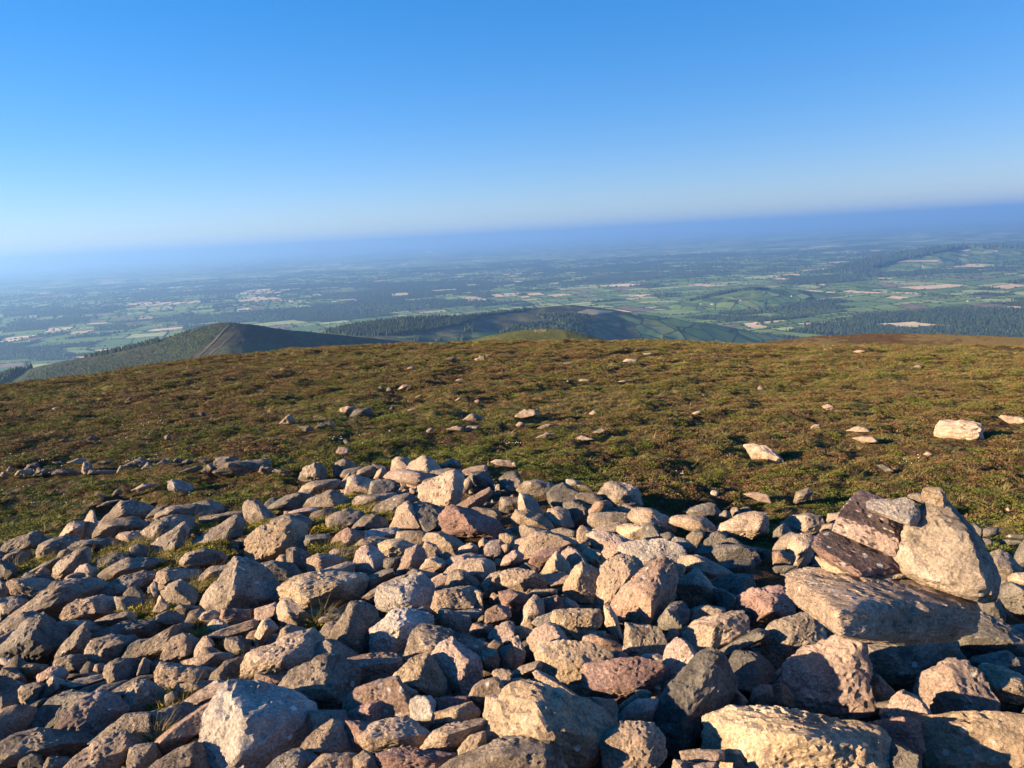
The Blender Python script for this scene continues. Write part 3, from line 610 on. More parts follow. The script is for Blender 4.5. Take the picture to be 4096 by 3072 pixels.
F|r|red brown block with a slanting shadow at the bottom|785,1010 820,970 960,900 1080,870 1110,890 1105,1010 1000,1070 920,1080 800,1060|990,915,50 985,1060,50
F|r||790,1060 1000,1080 960,1140 940,1200 960,1300 860,1310 830,1200|
F|w|whitish tooth shaped stone between two blocks|1340,1000 1340,880 1400,840 1500,850 1540,890 1530,1020 1460,1120 1350,1060|
F|r||1555,950 1560,850 1820,835 1830,880 1680,930 1600,970|
F|o|cream wedge with a shaded notch in the bottom middle|1535,1020 1560,980 1720,930 1850,890 1910,970 1900,1010 1800,1060 1650,1070 1560,1060|1730,950,50 1720,1055,50
F|t|flat pale slab with a slanting front edge at the bottom|905,1200 910,1150 1000,1100 1090,1040 1280,1030 1400,1100 1475,1160 1460,1220 1380,1270 1150,1300 1000,1310 940,1260|950,1190,60 1200,1200,80 1400,1170,60
F|t|rough pale wedge right of the flat pale slab|1450,1290 1560,1140 1700,1080 1960,1040 1980,1100 1900,1240 1740,1330 1600,1330|
F|o||1740,1390 1760,1290 1840,1180 1960,1150 1980,1250 1900,1320 1830,1360|
F|t||1980,1230 1970,1100 1990,850 2100,840 2200,870 2100,960 2060,1050 2040,1200|
Z|o|massive rough boulder stained orange at the bottom centre|1940,2950 1975,2880 2040,2790 2110,2740 2180,2750 2290,2810 2400,2850 2440,2920 2400,2970 2370,3010 2290,3090 2180,3110 2050,3050|2150,2770,60 2170,2910,120 2340,2950,80 2280,2840,60
Z|g|flat topped grey boulder cut by the bottom edge|1790,3072 1870,3020 2000,2970 2100,2950 2190,2955 2220,2990 2240,3072 2200,3160 1820,3160|2000,3020,60 2180,3010,60
F|t|pointed stone with a thin sunlit left edge at the bottom|405,1290 430,1230 540,1130 650,1050 760,1100 820,1200 840,1300 700,1330 420,1340|655,1070,40 530,1310,80 560,1200,60
F|d||470,1100 480,970 760,975 780,1060 720,1120 640,1130 520,1150|
F|t||440,1500 480,1440 580,1340 700,1370 850,1330 840,1500|
F|t||850,1500 850,1370 930,1310 1010,1350 1090,1500|
F|r|red brown slab along the bottom edge|1080,1340 1200,1290 1400,1300 1680,1340 1640,1420 1560,1500 1130,1500|1110,1360,40 1500,1390,60
F|g||1560,1480 1680,1380 1740,1370 1740,1400 1640,1490|
F|t||1850,850 1880,760 1960,700 2080,680 2140,760 2140,830 2000,860 1960,920 1900,880|
F|t||2050,640 2070,600 2180,600 2212,640 2170,740 2110,740|
F|g||1920,520 1950,440 2060,430 2100,520 2080,600 2000,610 1940,560|
F|t||2000,410 2060,350 2130,380 2080,430|
F|p||2020,320 2060,260 2150,210 2212,195 2230,300 2212,380 2130,370 2060,350|
F|g||2090,460 2130,420 2212,390 2240,480 2212,590 2130,590|
F|b||2040,790 2080,750 2150,790 2160,830 2060,840|
F|d||60,1500 240,1340 380,1290 540,1370 460,1500|
G|p||150,330 200,260 300,210 370,220 440,300 460,345 380,370 300,400 200,440 155,380|
G|o||0,310 0,240 80,230 160,270 130,330 60,345|
G|t||0,590 20,480 0,350 50,330 110,450 100,520 40,580|
G|o|yellow block below the cream boulder|360,160 390,100 500,85 740,90 760,170 720,230 600,340 560,345 480,290 380,220|400,150,30 690,150,30
G|w||185,200 230,150 350,110 370,170 360,200 250,230|
G|o||630,300 700,270 800,270 800,310 680,310|
G|b|thin brown slab tilted down to the right under the yellow block|630,380 640,330 700,305 850,350 970,420 960,440 820,440 700,420|
G|o|large cream slab with a ragged shadow across its top|235,470 270,400 420,370 640,375 830,470 830,530 700,580 640,720 600,825 520,770 360,650 280,590|300,480,40 600,560,50
G|r|purplish brown block with a smooth broad front near the bottom centre|645,620 700,560 860,540 1060,510 1200,540 1280,590 1250,680 1150,770 1070,810 850,850 680,850 665,760|680,750,60 1060,770,70 1000,560,30
G|p||835,520 840,460 900,440 980,460 1000,520 880,540|
G|g||980,430 1000,220 1100,230 1250,250 1320,380 1320,500 1240,500 1120,500 1000,480|1020,240,30 1015,430,30
G|o||800,60 850,70 900,150 950,320 880,310 840,220 800,200|
G|w||1120,520 1140,480 1250,470 1320,530 1200,550|
G|p|pink boulder half behind the big dark leaning one|1290,640 1330,520 1340,400 1420,350 1500,380 1600,490 1560,560 1400,720 1310,800|
G|t|box shaped rock with a tan end and a dark brown side|1475,400 1510,300 1600,200 1780,130 1960,120 2010,200 2000,290 1880,390 1780,440 1620,470 1540,490|1590,215,40 1750,225,80 1720,425,80
G|r|small bright red chip beside the box shaped rock|1420,320 1500,240 1570,205 1560,280 1500,350|
G|d||1770,450 1900,390 2100,260 2190,290 2160,340 2000,420 1830,500|
G|d|big dark leaning boulder with a sunlit lower left end|1185,1040 1220,920 1350,780 1500,600 1640,470 1750,490 1850,640 1890,720 1850,840 1720,1020 1600,1200 1450,1310 1300,1250 1210,1180|1290,860,70 1480,1030,130 1480,1280,80 1640,640,100
G|d|round dark boulder with a bright hook of sunlight|1885,590 1900,500 1960,455 2100,480 2212,560 2240,650 2150,800 2040,830 1920,780|
G|g||2070,870 2080,780 2140,745 2260,750 2290,900 2150,950 2090,920|
G|d||1780,970 1890,820 1900,740 2020,870 1960,950|
G|p||910,1050 980,950 1080,870 1260,870 1220,950 1190,1070 1060,1060|
G|o|little ochre cube perched on a pink stone|1065,860 1080,790 1140,780 1200,800 1190,870|
G|t|block with a sunlit shelf above a dark front at the bottom|785,1260 850,1170 940,1070 1190,1080 1280,1200 1300,1340 1180,1500 850,1500 800,1330|830,1190,30 1130,1190,80
G|g||500,860 600,850 880,870 910,980 900,1080 860,1120 760,1000 640,920|
G|g||930,960 940,900 1060,820 1070,880 1000,950|
Z|o|massive boulder with rusty orange stains along the bottom edge|2855,2950 2860,2870 2940,2845 3080,2835 3240,2870 3370,2890 3470,2910 3520,2960 3540,3072 3530,3160 2900,3160 2870,3040|2920,2900,50 3200,2940,120 3450,2980,70
G|t||1470,1310 1560,1300 1800,1300 1815,1390 1500,1400|
G|p||1500,1430 1750,1405 1770,1500 1560,1500|
G|g||1390,1500 1400,1380 1500,1390 1530,1500|
G|t||200,640 240,620 360,680 560,830 480,850 380,800 240,720|
G|t||0,640 60,590 220,535 250,580 230,630 80,680 0,690|
G|o||0,830 0,690 70,680 150,740 100,780 20,830|
G|t||1330,360 1360,260 1400,250 1440,290 1410,340|
G|d||1270,200 1380,40 1460,30 1520,100 1500,200 1440,260 1300,260|
H|g|boulder with a jagged sun streak left of the big pinkish one|-20,400 0,260 60,190 180,160 370,120 400,180 400,260 480,380 370,440 230,530 140,560 40,590 -20,520|190,190,50 200,350,90
H|t|smooth cream stone peeping out under the stack base|395,240 410,180 500,220 600,290 620,320 540,340 490,375 430,330|
H|p|big pinkish boulder with two scalloped lobes under the stack|120,640 180,570 330,460 480,400 600,340 700,370 800,390 840,580 870,780 900,900 880,970 740,1000 600,990 420,970 320,980 220,910 210,820 140,740|300,600,50 740,500,50 720,900,60 300,860,60
H|g|rounded boulder with a sunlit triangle under the base slab|810,400 1000,390 1240,410 1580,370 1590,450 1400,580 1300,680 1170,710 1000,680 850,610 830,500|1230,440,40 1220,660,60 970,440,50
H|g||880,720 890,660 960,660 1080,790 1060,840 1000,870 930,850|960,680,30 930,790,30
H|p|pink fin shaped stone below the rounded boulder|990,990 1060,930 1110,860 1160,795 1300,870 1360,960 1400,1010 1180,1050 1050,1045|
H|d||940,890 1100,870 1080,920 1000,970 950,930|
H|p|round backed pinkish slab with a dark right side at the lower right|1300,790 1330,680 1400,610 1560,530 1700,560 1800,640 1880,800 1960,900 1940,960 1800,1010 1600,1020 1430,1010 1330,880|1560,555,50 1650,780,70 1730,985,60
H|o|yellowish wedge at the right edge with a white blotch|1830,680 1870,590 1950,575 2100,620 2280,700 2290,850 2160,900 2030,935 1930,870|
H|r||870,1100 900,1070 1050,1040 1290,1050 1310,1180 1300,1340 1130,1270 970,1180|
H|o|massive cream block filling the bottom right corner|1285,1040 1330,1020 1500,1010 1700,1015 1970,1000 2300,1020 2320,1560 1330,1560 1305,1200|1340,1080,40 1800,1080,60 1330,1400,80 2200,1400,80
H|d||980,1200 1130,1270 1300,1350 1300,1560 1010,1560|
H|g||-60,940 -60,760 150,745 210,850 200,930|
H|g||80,680 140,600 150,740 100,740|
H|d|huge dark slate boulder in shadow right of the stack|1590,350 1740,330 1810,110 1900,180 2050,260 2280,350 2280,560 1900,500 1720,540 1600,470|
H|d||1720,540 1800,500 1960,470 2080,460 2150,570 2050,610 1950,620 1860,620 1790,600|
H|g||1570,520 1590,450 1650,440 1715,520 1700,550|
H|d||2020,240 2260,220 2280,330 2150,300|
"""
CAIRN_TXT = """
Z|t|3.12|thick grey brown base slab of the stack of stones|3144,2320 3155,2280 3200,2262 3250,2262 3480,2290 3700,2330 3905,2400 3912,2460 3900,2530 3810,2565 3650,2592 3480,2570 3375,2555 3340,2520 3240,2450 3190,2390 3150,2360|3180,2300,60 3250,2440,210 3372,2440,330 3380,2530,320 3440,2400,250 3600,2400,170 3880,2425,50 3640,2570,120
D|o|3.10|cream slab squeezed between the base slab and the dark red slab|370,720 560,800 740,880 1050,880 1190,890 1000,960 760,1010 700,1062 620,1010 520,940 440,830|740,900,110 700,1050,110 1150,890,30
D|r|3.10|dark red slab under the pink faced slab of the stack|340,640 360,560 400,500 480,495 600,560 1050,720 1150,850 1050,890 860,885 740,900 600,860 560,800 400,720|365,640,130 590,790,160 740,830,190 740,890,190 400,700,130 1050,780,70 420,530,0
D|p|3.20|pink faced brick like slab with a dark flat top high in the stack|515,510 575,360 660,240 750,135 850,170 980,205 1140,450 1130,560 1100,640 1060,730 900,680 700,610 540,530|575,370,170 530,505,170 850,480,180 1105,600,180 1060,720,180 760,150,0
D|w|3.06|flat triangular grey slab lying across the top of the stack|820,240 880,220 1040,210 1180,200 1240,240 1290,310 1285,420 1260,455 1160,430 980,360 850,320 825,290|830,290,60 840,250,30 1000,350,90 1200,415,100 1200,450,90 1200,230,10
D|g|3.10|large grey pink boulder leaning on the right side of the stack|1062,740 1130,590 1215,455 1270,300 1400,220 1560,235 1620,290 1740,430 1850,600 1960,780 2008,960 1990,1090 1880,1130 1720,1090 1560,1045 1300,960 1150,870 1065,790|1160,640,90 1260,500,90 1500,430,120 1750,620,160 1850,950,190 1500,950,170 1700,1060,150 1250,880,110
D|g|3.35|small rounded stone half hidden behind the top of the stack|1180,200 1200,165 1280,158 1400,200 1420,260 1300,260 1240,240|
D|o|3.02|heart shaped pale stone crowning the stack|1305,180 1320,115 1360,108 1400,118 1470,110 1520,170 1535,230 1510,295 1400,260 1320,220|1490,190,40 1340,150,30
"""
HEATH_TXT = """
I|g|long grey boulder in the stone row at the left of the heath|1345,590 1380,560 1500,540 1700,525 1725,560 1720,600 1600,610 1450,615 1360,612|
I|d|dark boulder behind the long grey one in the stone row|1340,570 1370,520 1450,512 1500,520 1510,550 1400,570|
I|g||1630,600 1650,575 1720,590 1730,610 1680,618|
I|g||1720,610 1740,595 1830,610 1820,625|
I|g||1270,595 1340,555 1360,600 1300,604|
I|g||980,560 1040,530 1090,555 1080,562|
I|d||1085,545 1110,525 1160,530 1150,548|
I|d||1150,545 1190,530 1230,545 1190,552|
I|g|pointed grey boulder in the middle of the stone row|775,560 850,540 890,517 950,545 960,560 870,568|
I|g||890,580 930,550 1000,575 980,590|
I|g||735,608 760,570 795,570 790,605|
I|d||610,560 650,542 715,550 680,560|
I|g|blocky grey stone standing in the left part of the stone row|515,590 530,550 570,545 600,590 590,610 530,610|
I|t||420,545 500,525 545,530 530,552|
I|d||330,550 380,543 420,555 370,560|
I|d||145,590 180,565 240,550 255,585 170,592|
I|t||90,625 120,600 210,590 220,615 130,630|
I|g||210,610 240,585 330,600 320,620|
I|g||325,620 370,595 480,600 520,612 500,625|
I|g||40,600 60,577 90,590 80,602|
I|g||0,630 20,612 50,620 40,637|
I|t||555,620 580,600 640,600 740,600 700,620|
I|d||1200,590 1260,570 1290,590 1240,605 1130,605|
I|d||1250,540 1300,530 1350,545 1290,556|
I|g|dark domed boulder between the stone row and the pile|1885,625 1930,585 2020,550 2070,590 2070,640 2010,655 1930,640|
I|w|pale angular boulder alone in the grass before the stone row|1058,700 1060,670 1090,660 1200,680 1230,705 1190,730 1100,720|1095,670,15 1100,710,25
I|p||830,715 900,685 1000,690 930,705 880,725|
I|g||705,750 750,720 770,735 740,750|
I|g||595,755 650,755 690,765 640,768|
I|p||610,822 680,797 770,785 740,797 640,820|
I|t|small pointed tan rock alone on the heath above the stone row|1765,290 1830,245 1880,290 1820,298|
I|d||1890,330 1940,317 1990,335 1930,348|
I|d||1985,325 2040,305 2120,295 2110,310 2030,328|
I|t||330,210 380,203 400,215 350,218|
I|g||1040,390 1070,375 1080,400 1040,402|
I|d||530,405 570,390 640,395 600,408|
I|g||375,410 400,402 430,410 400,415|
I|d||1255,245 1280,233 1300,250 1275,253|
I|g||805,148 830,138 835,150 815,153|
J|t|pinkish rounded rock left of a flat grey one on the heath|92,215 130,195 200,205 195,230 110,237|
J|d|flat grey rock right of a pinkish one on the heath|155,250 190,222 280,205 305,235 220,252|
J|t||458,85 490,60 525,60 515,80 480,88|
J|g||388,92 400,75 435,90 410,97|
J|d||335,80 350,72 375,82 355,86|
J|t||860,280 930,240 1000,265 970,283 900,278|
J|t||765,335 830,320 880,330 870,347 800,340|
J|g||875,340 900,318 980,318 960,335 890,350|
J|t|largest pale rock in the middle of the heath|1200,250 1260,215 1340,215 1350,240 1260,260|
J|t||1205,315 1230,295 1270,310 1250,320|
J|t||1340,328 1410,308 1460,315 1380,332|
J|p||1330,388 1400,362 1460,370 1390,390|
J|t||1575,398 1620,382 1710,400 1640,408|
J|g||1690,355 1740,337 1780,348 1740,362|
J|p||1670,235 1700,220 1725,235 1700,248|
J|t||640,350 670,332 690,345 660,357|
J|g||520,218 560,205 600,215 560,222|
J|p||820,155 850,140 870,150 840,158|
J|t||945,165 970,155 990,165 970,175|
J|g||400,350 415,343 425,352 412,356|
J|p||70,480 90,455 155,455 150,485 110,492|
J|g||115,415 140,407 155,425 130,430|
J|d||405,210 430,195 440,212 420,216|
J|t||570,137 600,125 620,132 600,140|
J|t||1600,35 1620,25 1680,28 1670,38|
J|g||1525,38 1535,28 1545,38 1535,42|
J|p||1850,38 1890,30 1910,38 1880,43|
J|t||825,32 850,22 890,27 860,35|
J|p||1045,550 1080,533 1160,550 1200,570 1100,560|
J|g||1180,560 1200,550 1220,575 1195,577|
K|g|grey block standing on a flat stone near the brow of the hill|970,1000 975,980 1010,985 1015,1008 985,1010|
K|t||945,1006 975,995 1000,1010 965,1013|
K|g||745,1010 800,993 840,998 800,1012|
K|w|flat white rock near the brow of the hill|1870,1020 1910,1003 1980,1010 1970,1025|
K|g||1485,1033 1540,1023 1580,1030 1530,1040|
K|p||2010,970 2075,965 2060,972 2020,975|
K|t||520,1060 550,1050 572,1060 545,1065|
L|t|pale flat rock farthest up the right side of the heath|935,200 970,183 1020,205 970,215|
L|t||860,330 890,310 930,310 930,330 880,337|
L|t|upper one of two flat pale rocks lying parallel on the heath|1085,342 1140,323 1210,325 1250,352 1160,353|
L|t|lower one of two flat pale rocks lying parallel on the heath|1125,400 1160,388 1260,388 1290,418 1200,420|
L|t|wedge shaped rock with a dark top and bright edge on the right of the heath|440,438 500,432 600,450 690,505 640,540 560,535 500,490|490,470,10 580,490,30 640,515,25
L|t|biggest boulder on the heath with a rough flat top|1645,350 1680,290 1740,282 1900,290 1940,320 1960,370 1900,395 1820,395 1740,370 1690,365|1700,330,20 1850,360,50 1920,330,30
L|t|long pale rock cut by the right edge of the heath|2050,265 2080,252 2212,270 2240,290 2212,300 2120,298|
L|d||1280,570 1320,562 1400,600 1340,603|
L|t||1575,495 1600,483 1640,495 1610,505|
L|g||525,85 545,65 575,85 550,92|
L|p||115,238 150,225 180,235 140,243|
L|w|small bright white stone in the grass beyond the pile|230,745 235,728 280,735 270,757|
L|p||440,755 500,740 600,770 620,795 540,780|
L|g|striped grey rock in the grass left of the stack|755,770 770,740 850,712 880,745 830,770 770,790|
M|t||1130,958 1160,947 1220,955 1170,965|
M|g||1515,1052 1540,1040 1570,1052 1545,1057|
L|p||2095,848 2112,838 2125,853 2110,856|
"""
def poly_area(p):
    return abs(sum(p[i][0] * p[(i + 1) % len(p)][1] - p[(i + 1) % len(p)][0] * p[i][1] for i in range(len(p)))) / 2
stones = []
for kind, txt in (('pile', ROCKS_TXT), ('stack', CAIRN_TXT), ('heath', HEATH_TXT)):
    for s in parse(txt, kind == 'stack'):
        s['kind'] = kind; s['area'] = poly_area(s['ol'])
        xs = [p[0] for p in s['ol']]; ys = [p[1] for p in s['ol']]
        s['c'] = (sum(xs) / len(xs), sum(ys) / len(ys)); s['bb'] = (min(xs), min(ys), max(xs), max(ys))
        stones.append(s)
def make_stone(s, idx):
    rng = np.random.default_rng(idx * 13 + 5)
    cx, cy = s['c']; x0, y0, x1, y1 = s['bb']
    px_size = math.sqrt(s['area'])
    if s['kind'] == 'pile': _, d = hit(cx, cy + 0.10 * (y1 - y0), mound_z, 0.8)
    elif s['kind'] == 'heath':
        _, d = hit(cx, y1 - 0.12 * (y1 - y0), lambda x, y: ground_z(x, y) if np.hypot(x, y) > pile_r(x, y) else mound_z(x, y), 0.8)
        hh = HEATH_BVH.ray_cast(Vector((0, 0, 0)), ray(cx, y1 - 0.12 * (y1 - y0)))
        if hh[0] is not None and hh[3] > 8: d = hh[3]
        d -= 0.25
    else: d = s['d']
    s['dist'] = d
    v0 = ray(cx, cy); C = v0 * d; mpp = d / FPX          # metres per pixel
    size = px_size * mpp; s['size'] = size
    def at(px, py, toward):                               # a point seen at (px, py), 'toward' metres nearer than the middle plane
        v = ray(px, py); t = C.dot(v0) / v.dot(v0)
        return v * t - v0 * toward - C
    infl = 1.17 if s['kind'] == 'pile' else 1.03
    ol = [((x - cx) * infl + cx, (y - cy) * infl + cy) for x, y in s['ol']]
    if s['kind'] == 'heath': ol = [(x, y + (0.35 * (y1 - y0) if y > cy else 0)) for x, y in ol]
    pts = [at(x, y, 0) for x, y in ol]
    w_, h_ = x1 - x0, y1 - y0; mn = min(w_, h_) * mpp
    bulge = (0.42 if s['kind'] != 'heath' else 0.45) * mn
    if s['rd']:
        for x, y, h in s['rd']: pts.append(at(x, y, h * mpp * (1.9 if s['kind'] == 'pile' else 1.5)))
        if len(s['rd']) == 1:
            for (x, y) in ol[::2]: pts.append(at(cx + (x - cx) * .7, cy + (y - cy) * .7, bulge * 0.5))
    else:
        ox, oy = rng.uniform(-0.05, 0.25) * w_, rng.uniform(-0.25, 0.08) * h_
        if rng.uniform() < 0.5:            # a block: a flat tilted front with steep sides
            ta, tb = rng.uniform(-.1, .75), rng.uniform(-.6, .3)
            for (x, y) in ol:
                if len(ol) > 6 and rng.uniform() < 0.3: continue
                kx = rng.uniform(0.70, 0.86); qx, qy = (x - cx) * kx, (y - cy) * kx
                pts.append(at(cx + qx, cy + qy, bulge * 1.15 * (1 + ta * 2 * qx / w_ + tb * 2 * -qy / h_)))
        else:                              # a wedge: a ridge across it
            ph = rng.uniform(0, math.pi); rl = rng.uniform(0.15, 0.4)
            dx, dy = math.cos(ph) * rl * w_, math.sin(ph) * rl * h_
            pts.append(at(cx + ox * .6 + dx, cy + oy + dy, bulge * rng.uniform(1.2, 1.8)))
            pts.append(at(cx + ox * .6 - dx, cy + oy - dy, bulge * rng.uniform(1.2, 1.8)))
            for (x, y) in ol[int(rng.integers(2))::3]:
                kx = rng.uniform(0.6, 0.9); pts.append(at(cx + (x - cx) * kx, cy + (y - cy) * kx, bulge * rng.uniform(0.4, 0.7)))
    bk = size * (0.65 if s['kind'] == 'pile' else 0.55)
    if s['kind'] == 'stack': bk = min(size * 0.6, 0.28)
    for (x, y) in ol:
        kx = 0.8; pts.append(at(cx + (x - cx) * kx, cy + (y - cy) * kx, -bk * rng.uniform(0.5, 1.0)))
    sub = 6 if px_size > 400 else 5 if px_size > 105 else (4 if px_size > 60 else 3)
    if px_size < 28: sub = 2
    if s['kind'] == 'heath' and px_size > 20: sub = max(sub, 4)
    sharp = rng.uniform(50, 160) if s['kind'] != 'stack' else 120
    X, F = stone_geo(pts, size, sub, rng, sharp, {'pile': 1.45, 'stack': 1.15, 'heath': 2.6}[s['kind']], int(rng.integers(0, 3)) if s['kind'] != 'stack' else 0)
    # keep the stone's seen outline at its measured width and height
    axs = [RT - v0 * RT.dot(v0), UP - v0 * UP.dot(v0)]
    for a_ in axs:
        a_ = np.array(a_.normalized()[:])
        q = X @ a_; t_ = np.array([p[:] for p in pts[:len(ol)]]) @ a_
        m0, m1 = q.min(), q.max(); n0, n1 = t_.min(), t_.max()
        X = X + np.outer((q - m0) * (n1 - n0) / (m1 - m0) + n0 - q, a_)
    return C, X, F

# labels -----------------------------------------------------------
TONE = {'g': 'grey', 't': 'tan', 'p': 'pinkish', 'r': 'reddish', 'o': 'ochre', 'd': 'dark', 'w': 'pale', 'b': 'brown'}
landmarks = [s for s in stones if s['name']]
def auto_label(s):
    x0, y0, x1, y1 = s['bb']; w_, h_ = x1 - x0, y1 - y0
    px = math.sqrt(s['area'])
    sz = 'tiny' if px < 35 else 'small' if px < 75 else 'medium' if px < 140 else 'large'
    sh = 'flat' if w_ > 2.1 * h_ else 'upright' if h_ > 1.25 * w_ else 'blocky' if len(s['ol']) <= 5 else 'rounded' if len(s['ol']) >= 8 else 'angular'
    cands = []
    for l in landmarks:
        if len(l['name'].split()) > 10: continue
        dx, dy = s['c'][0] - l['c'][0], s['c'][1] - l['c'][1]
        # gap between the two outlines' boxes rather than between centres
        gx = max(0, abs(dx) - (w_ + l['bb'][2] - l['bb'][0]) / 2); gy = max(0, abs(dy) - (h_ + l['bb'][3] - l['bb'][1]) / 2)
        cands.append((math.hypot(gx, gy) + 0.15 * math.hypot(dx, dy) + 12 * max(0, len(l['name'].split()) - 8), l, dx, dy))
    cands.sort(key=lambda c: c[0])
    opts = []
    for rank, (dd, l, dx, dy) in enumerate(cands[:6]):
        if abs(dx) > 2.4 * abs(dy): dr = 'left of' if dx < 0 else 'right of'
        elif abs(dy) > 2.4 * abs(dx): dr = 'above' if dy < 0 else 'below'
        else: dr = ('above' if dy < 0 else 'below') + ' and ' + ('left of' if dx < 0 else 'right of')
        nm = 'the ' + l['name']
        opts.append((sz, TONE[s['mat']], sh, dr, nm))
    return opts
heath_spots = []
used = set()
def label_for(s):
    if s['name']: return s['name']
    for sz, tn, sh, dr, nm in auto_label(s):
        for txt in (f'{tn} {sh} rock {dr} {nm}', f'{sz} {tn} {sh} rock {dr} {nm}'):
            if txt not in used and len(txt.split()) <= 16:
                used.add(txt); return txt
    return None
stones.sort(key=lambda s: (s['kind'] != 'stack', -s['area']))
GROUP = {'pile': 'rocks of the stone pile', 'stack': 'stones stacked in the small cairn', 'heath': 'rocks lying on the heath'}
MAXN = 310
rest_V, rest_F, rest_M, base = [], [], [], 0
mats_order = list(RM)
for idx, s in enumerate(stones):
    C, X, F = make_stone(s, idx)
    if s['kind'] == 'heath': heath_spots.append((az_of(C), math.hypot(C.x, C.y), 0.55 * (s['bb'][2] - s['bb'][0]) / FPX))
    if idx < MAXN:
        me = mesh_np('rock', X, F, RM[s['mat']], True)
        if s['kind'] == 'stack' and s['mat'] in 'rp':       # fresh pink break in front, dark weathered skin on top
            me.materials.append(RM['u'])
            me.polygons.foreach_set('material_index', np.array([1 if p.normal.z > 0.62 else 0 for p in me.polygons], dtype=np.int32))
        me.set_sharp_from_angle(angle=R(24))
        o = link('rock', me, C)
        lb = label_for(s)
        tag(o, lb or f"{TONE[s['mat']]} rock among the others in the pile", 'rock', GROUP[s['kind']])
    else:
        rest_V.append(X + np.array(C)); rest_F.append(F + base); base += len(X)
        rest_M.append(np.full(len(F), mats_order.index(s['mat'])))
me = mesh_np('small_stones', np.vstack(rest_V), np.vstack(rest_F), [RM[k] for k in mats_order], True)
me.polygons.foreach_set('material_index', np.concatenate(rest_M).astype(np.int32))
tag(link('small_stones', me), 'smallest stones scattered between the rocks and over the heath', 'stones', kind='stuff')

# rubble filling the gaps of the pile
def random_stone(rng, sub=2):
    dd = rng.normal(size=(12, 3)); dd /= np.linalg.norm(dd, axis=1)[:, None]
    pts = [Vector(q * rng.uniform(.8, 1.1) * np.array((1, rng.uniform(.75, 1), rng.uniform(.55, .85)))) for q in dd]
    X, F = stone_geo(pts, 1.0, sub, rng, 36, 1.2, 2)
    return X - X.mean(0), F
def rot_mats(rng, n):
    q = rng.normal(size=(n, 4)); q /= np.linalg.norm(q, axis=1)[:, None]
    w_, x, y, z = q.T
    return np.stack([1 - 2 * (y * y + z * z), 2 * (x * y - z * w_), 2 * (x * z + y * w_), 2 * (x * y + z * w_), 1 - 2 * (x * x + z * z), 2 * (y * z - x * w_),
                     2 * (x * z - y * w_), 2 * (y * z + x * w_), 1 - 2 * (x * x + y * y)], -1).reshape(-1, 3, 3)
def build_rubble():
    rng = np.random.default_rng(3)
    protos = [random_stone(rng, 3) for _ in range(14)]
    Vs, Fs, Ms, base = [], [], [], 0
    pts = []
    n = 0
    while n < 5200:
        a = rng.uniform(-1.25, 1.25); r = math.sqrt(rng.uniform(0.5, 100)); x, y = r * math.sin(a), r * math.cos(a)
        rb = float(pile_r(x, y))
        if r > rb + 0.1: continue
        inframe = abs(a) < R(37) and r > 1.9
        s_ = rng.uniform(0.06, 0.12) if inframe else rng.choice([0.08, 0.11, 0.15, 0.19])
        z = float(mound_z(x, y)) - (0.17 if inframe else 0.06) + rng.uniform(-0.03, 0.04)
        if r > rb - 0.5: z -= 0.12
        pts.append((x, y, z, s_)); n += 1
    for (x, y, z, s_), Rm in zip(pts, rot_mats(rng, len(pts))):
        X, F = protos[rng.integers(len(protos))]
        Vs.append((X * s_) @ Rm.T + np.array([x, y, z])); Fs.append(F + base); base += len(X)
        Ms.append(np.full(len(F), rng.choice([0, 0, 0, 1, 1, 5, 5, 2])))
    me = mesh_np('rubble', np.vstack(Vs), np.vstack(Fs), [RM[k] for k in mats_order], True)
    me.polygons.foreach_set('material_index', np.concatenate(Ms).astype(np.int32))
    tag(link('rubble', me), 'loose rubble filling the gaps between the rocks of the pile', 'rubble', kind='stuff')
build_rubble()

# ------------------------------------------------------------------ instanced ground cover (one object each, kind stuff)
def scatter_group(name, protos):
    coll = bpy.data.collections.new(name + '_shapes')
    for p in protos: coll.objects.link(p)
    ng = bpy.data.node_groups.new(name, 'GeometryNodeTree')
    ng.interface.new_socket('Geometry', in_out='INPUT', socket_type='NodeSocketGeometry')
    ng.interface.new_socket('Geometry', in_out='OUTPUT', socket_type='NodeSocketGeometry')
    gi = ng.nodes.new('NodeGroupInput'); go = ng.nodes.new('NodeGroupOutput')
    ci = ng.nodes.new('GeometryNodeCollectionInfo'); ci.inputs['Collection'].default_value = coll
    ci.inputs['Separate Children'].default_value = True; ci.inputs['Reset Children'].default_value = True
    ip = ng.nodes.new('GeometryNodeInstanceOnPoints'); ip.inputs['Pick Instance'].default_value = True
    L = ng.links.new
    def attr(n, t):
        a = ng.nodes.new('GeometryNodeInputNamedAttribute'); a.data_type = t; a.inputs['Name'].default_value = n
        return a.outputs[0]
    L(gi.outputs[0], ip.inputs['Points']); L(ci.outputs[0], ip.inputs['Instance'])
    L(attr('pick', 'INT'), ip.inputs['Instance Index']); L(attr('rot', 'FLOAT_VECTOR'), ip.inputs['Rotation'])
    L(attr('scl', 'FLOAT_VECTOR'), ip.inputs['Scale']); L(ip.outputs[0], go.inputs[0])
    return ng
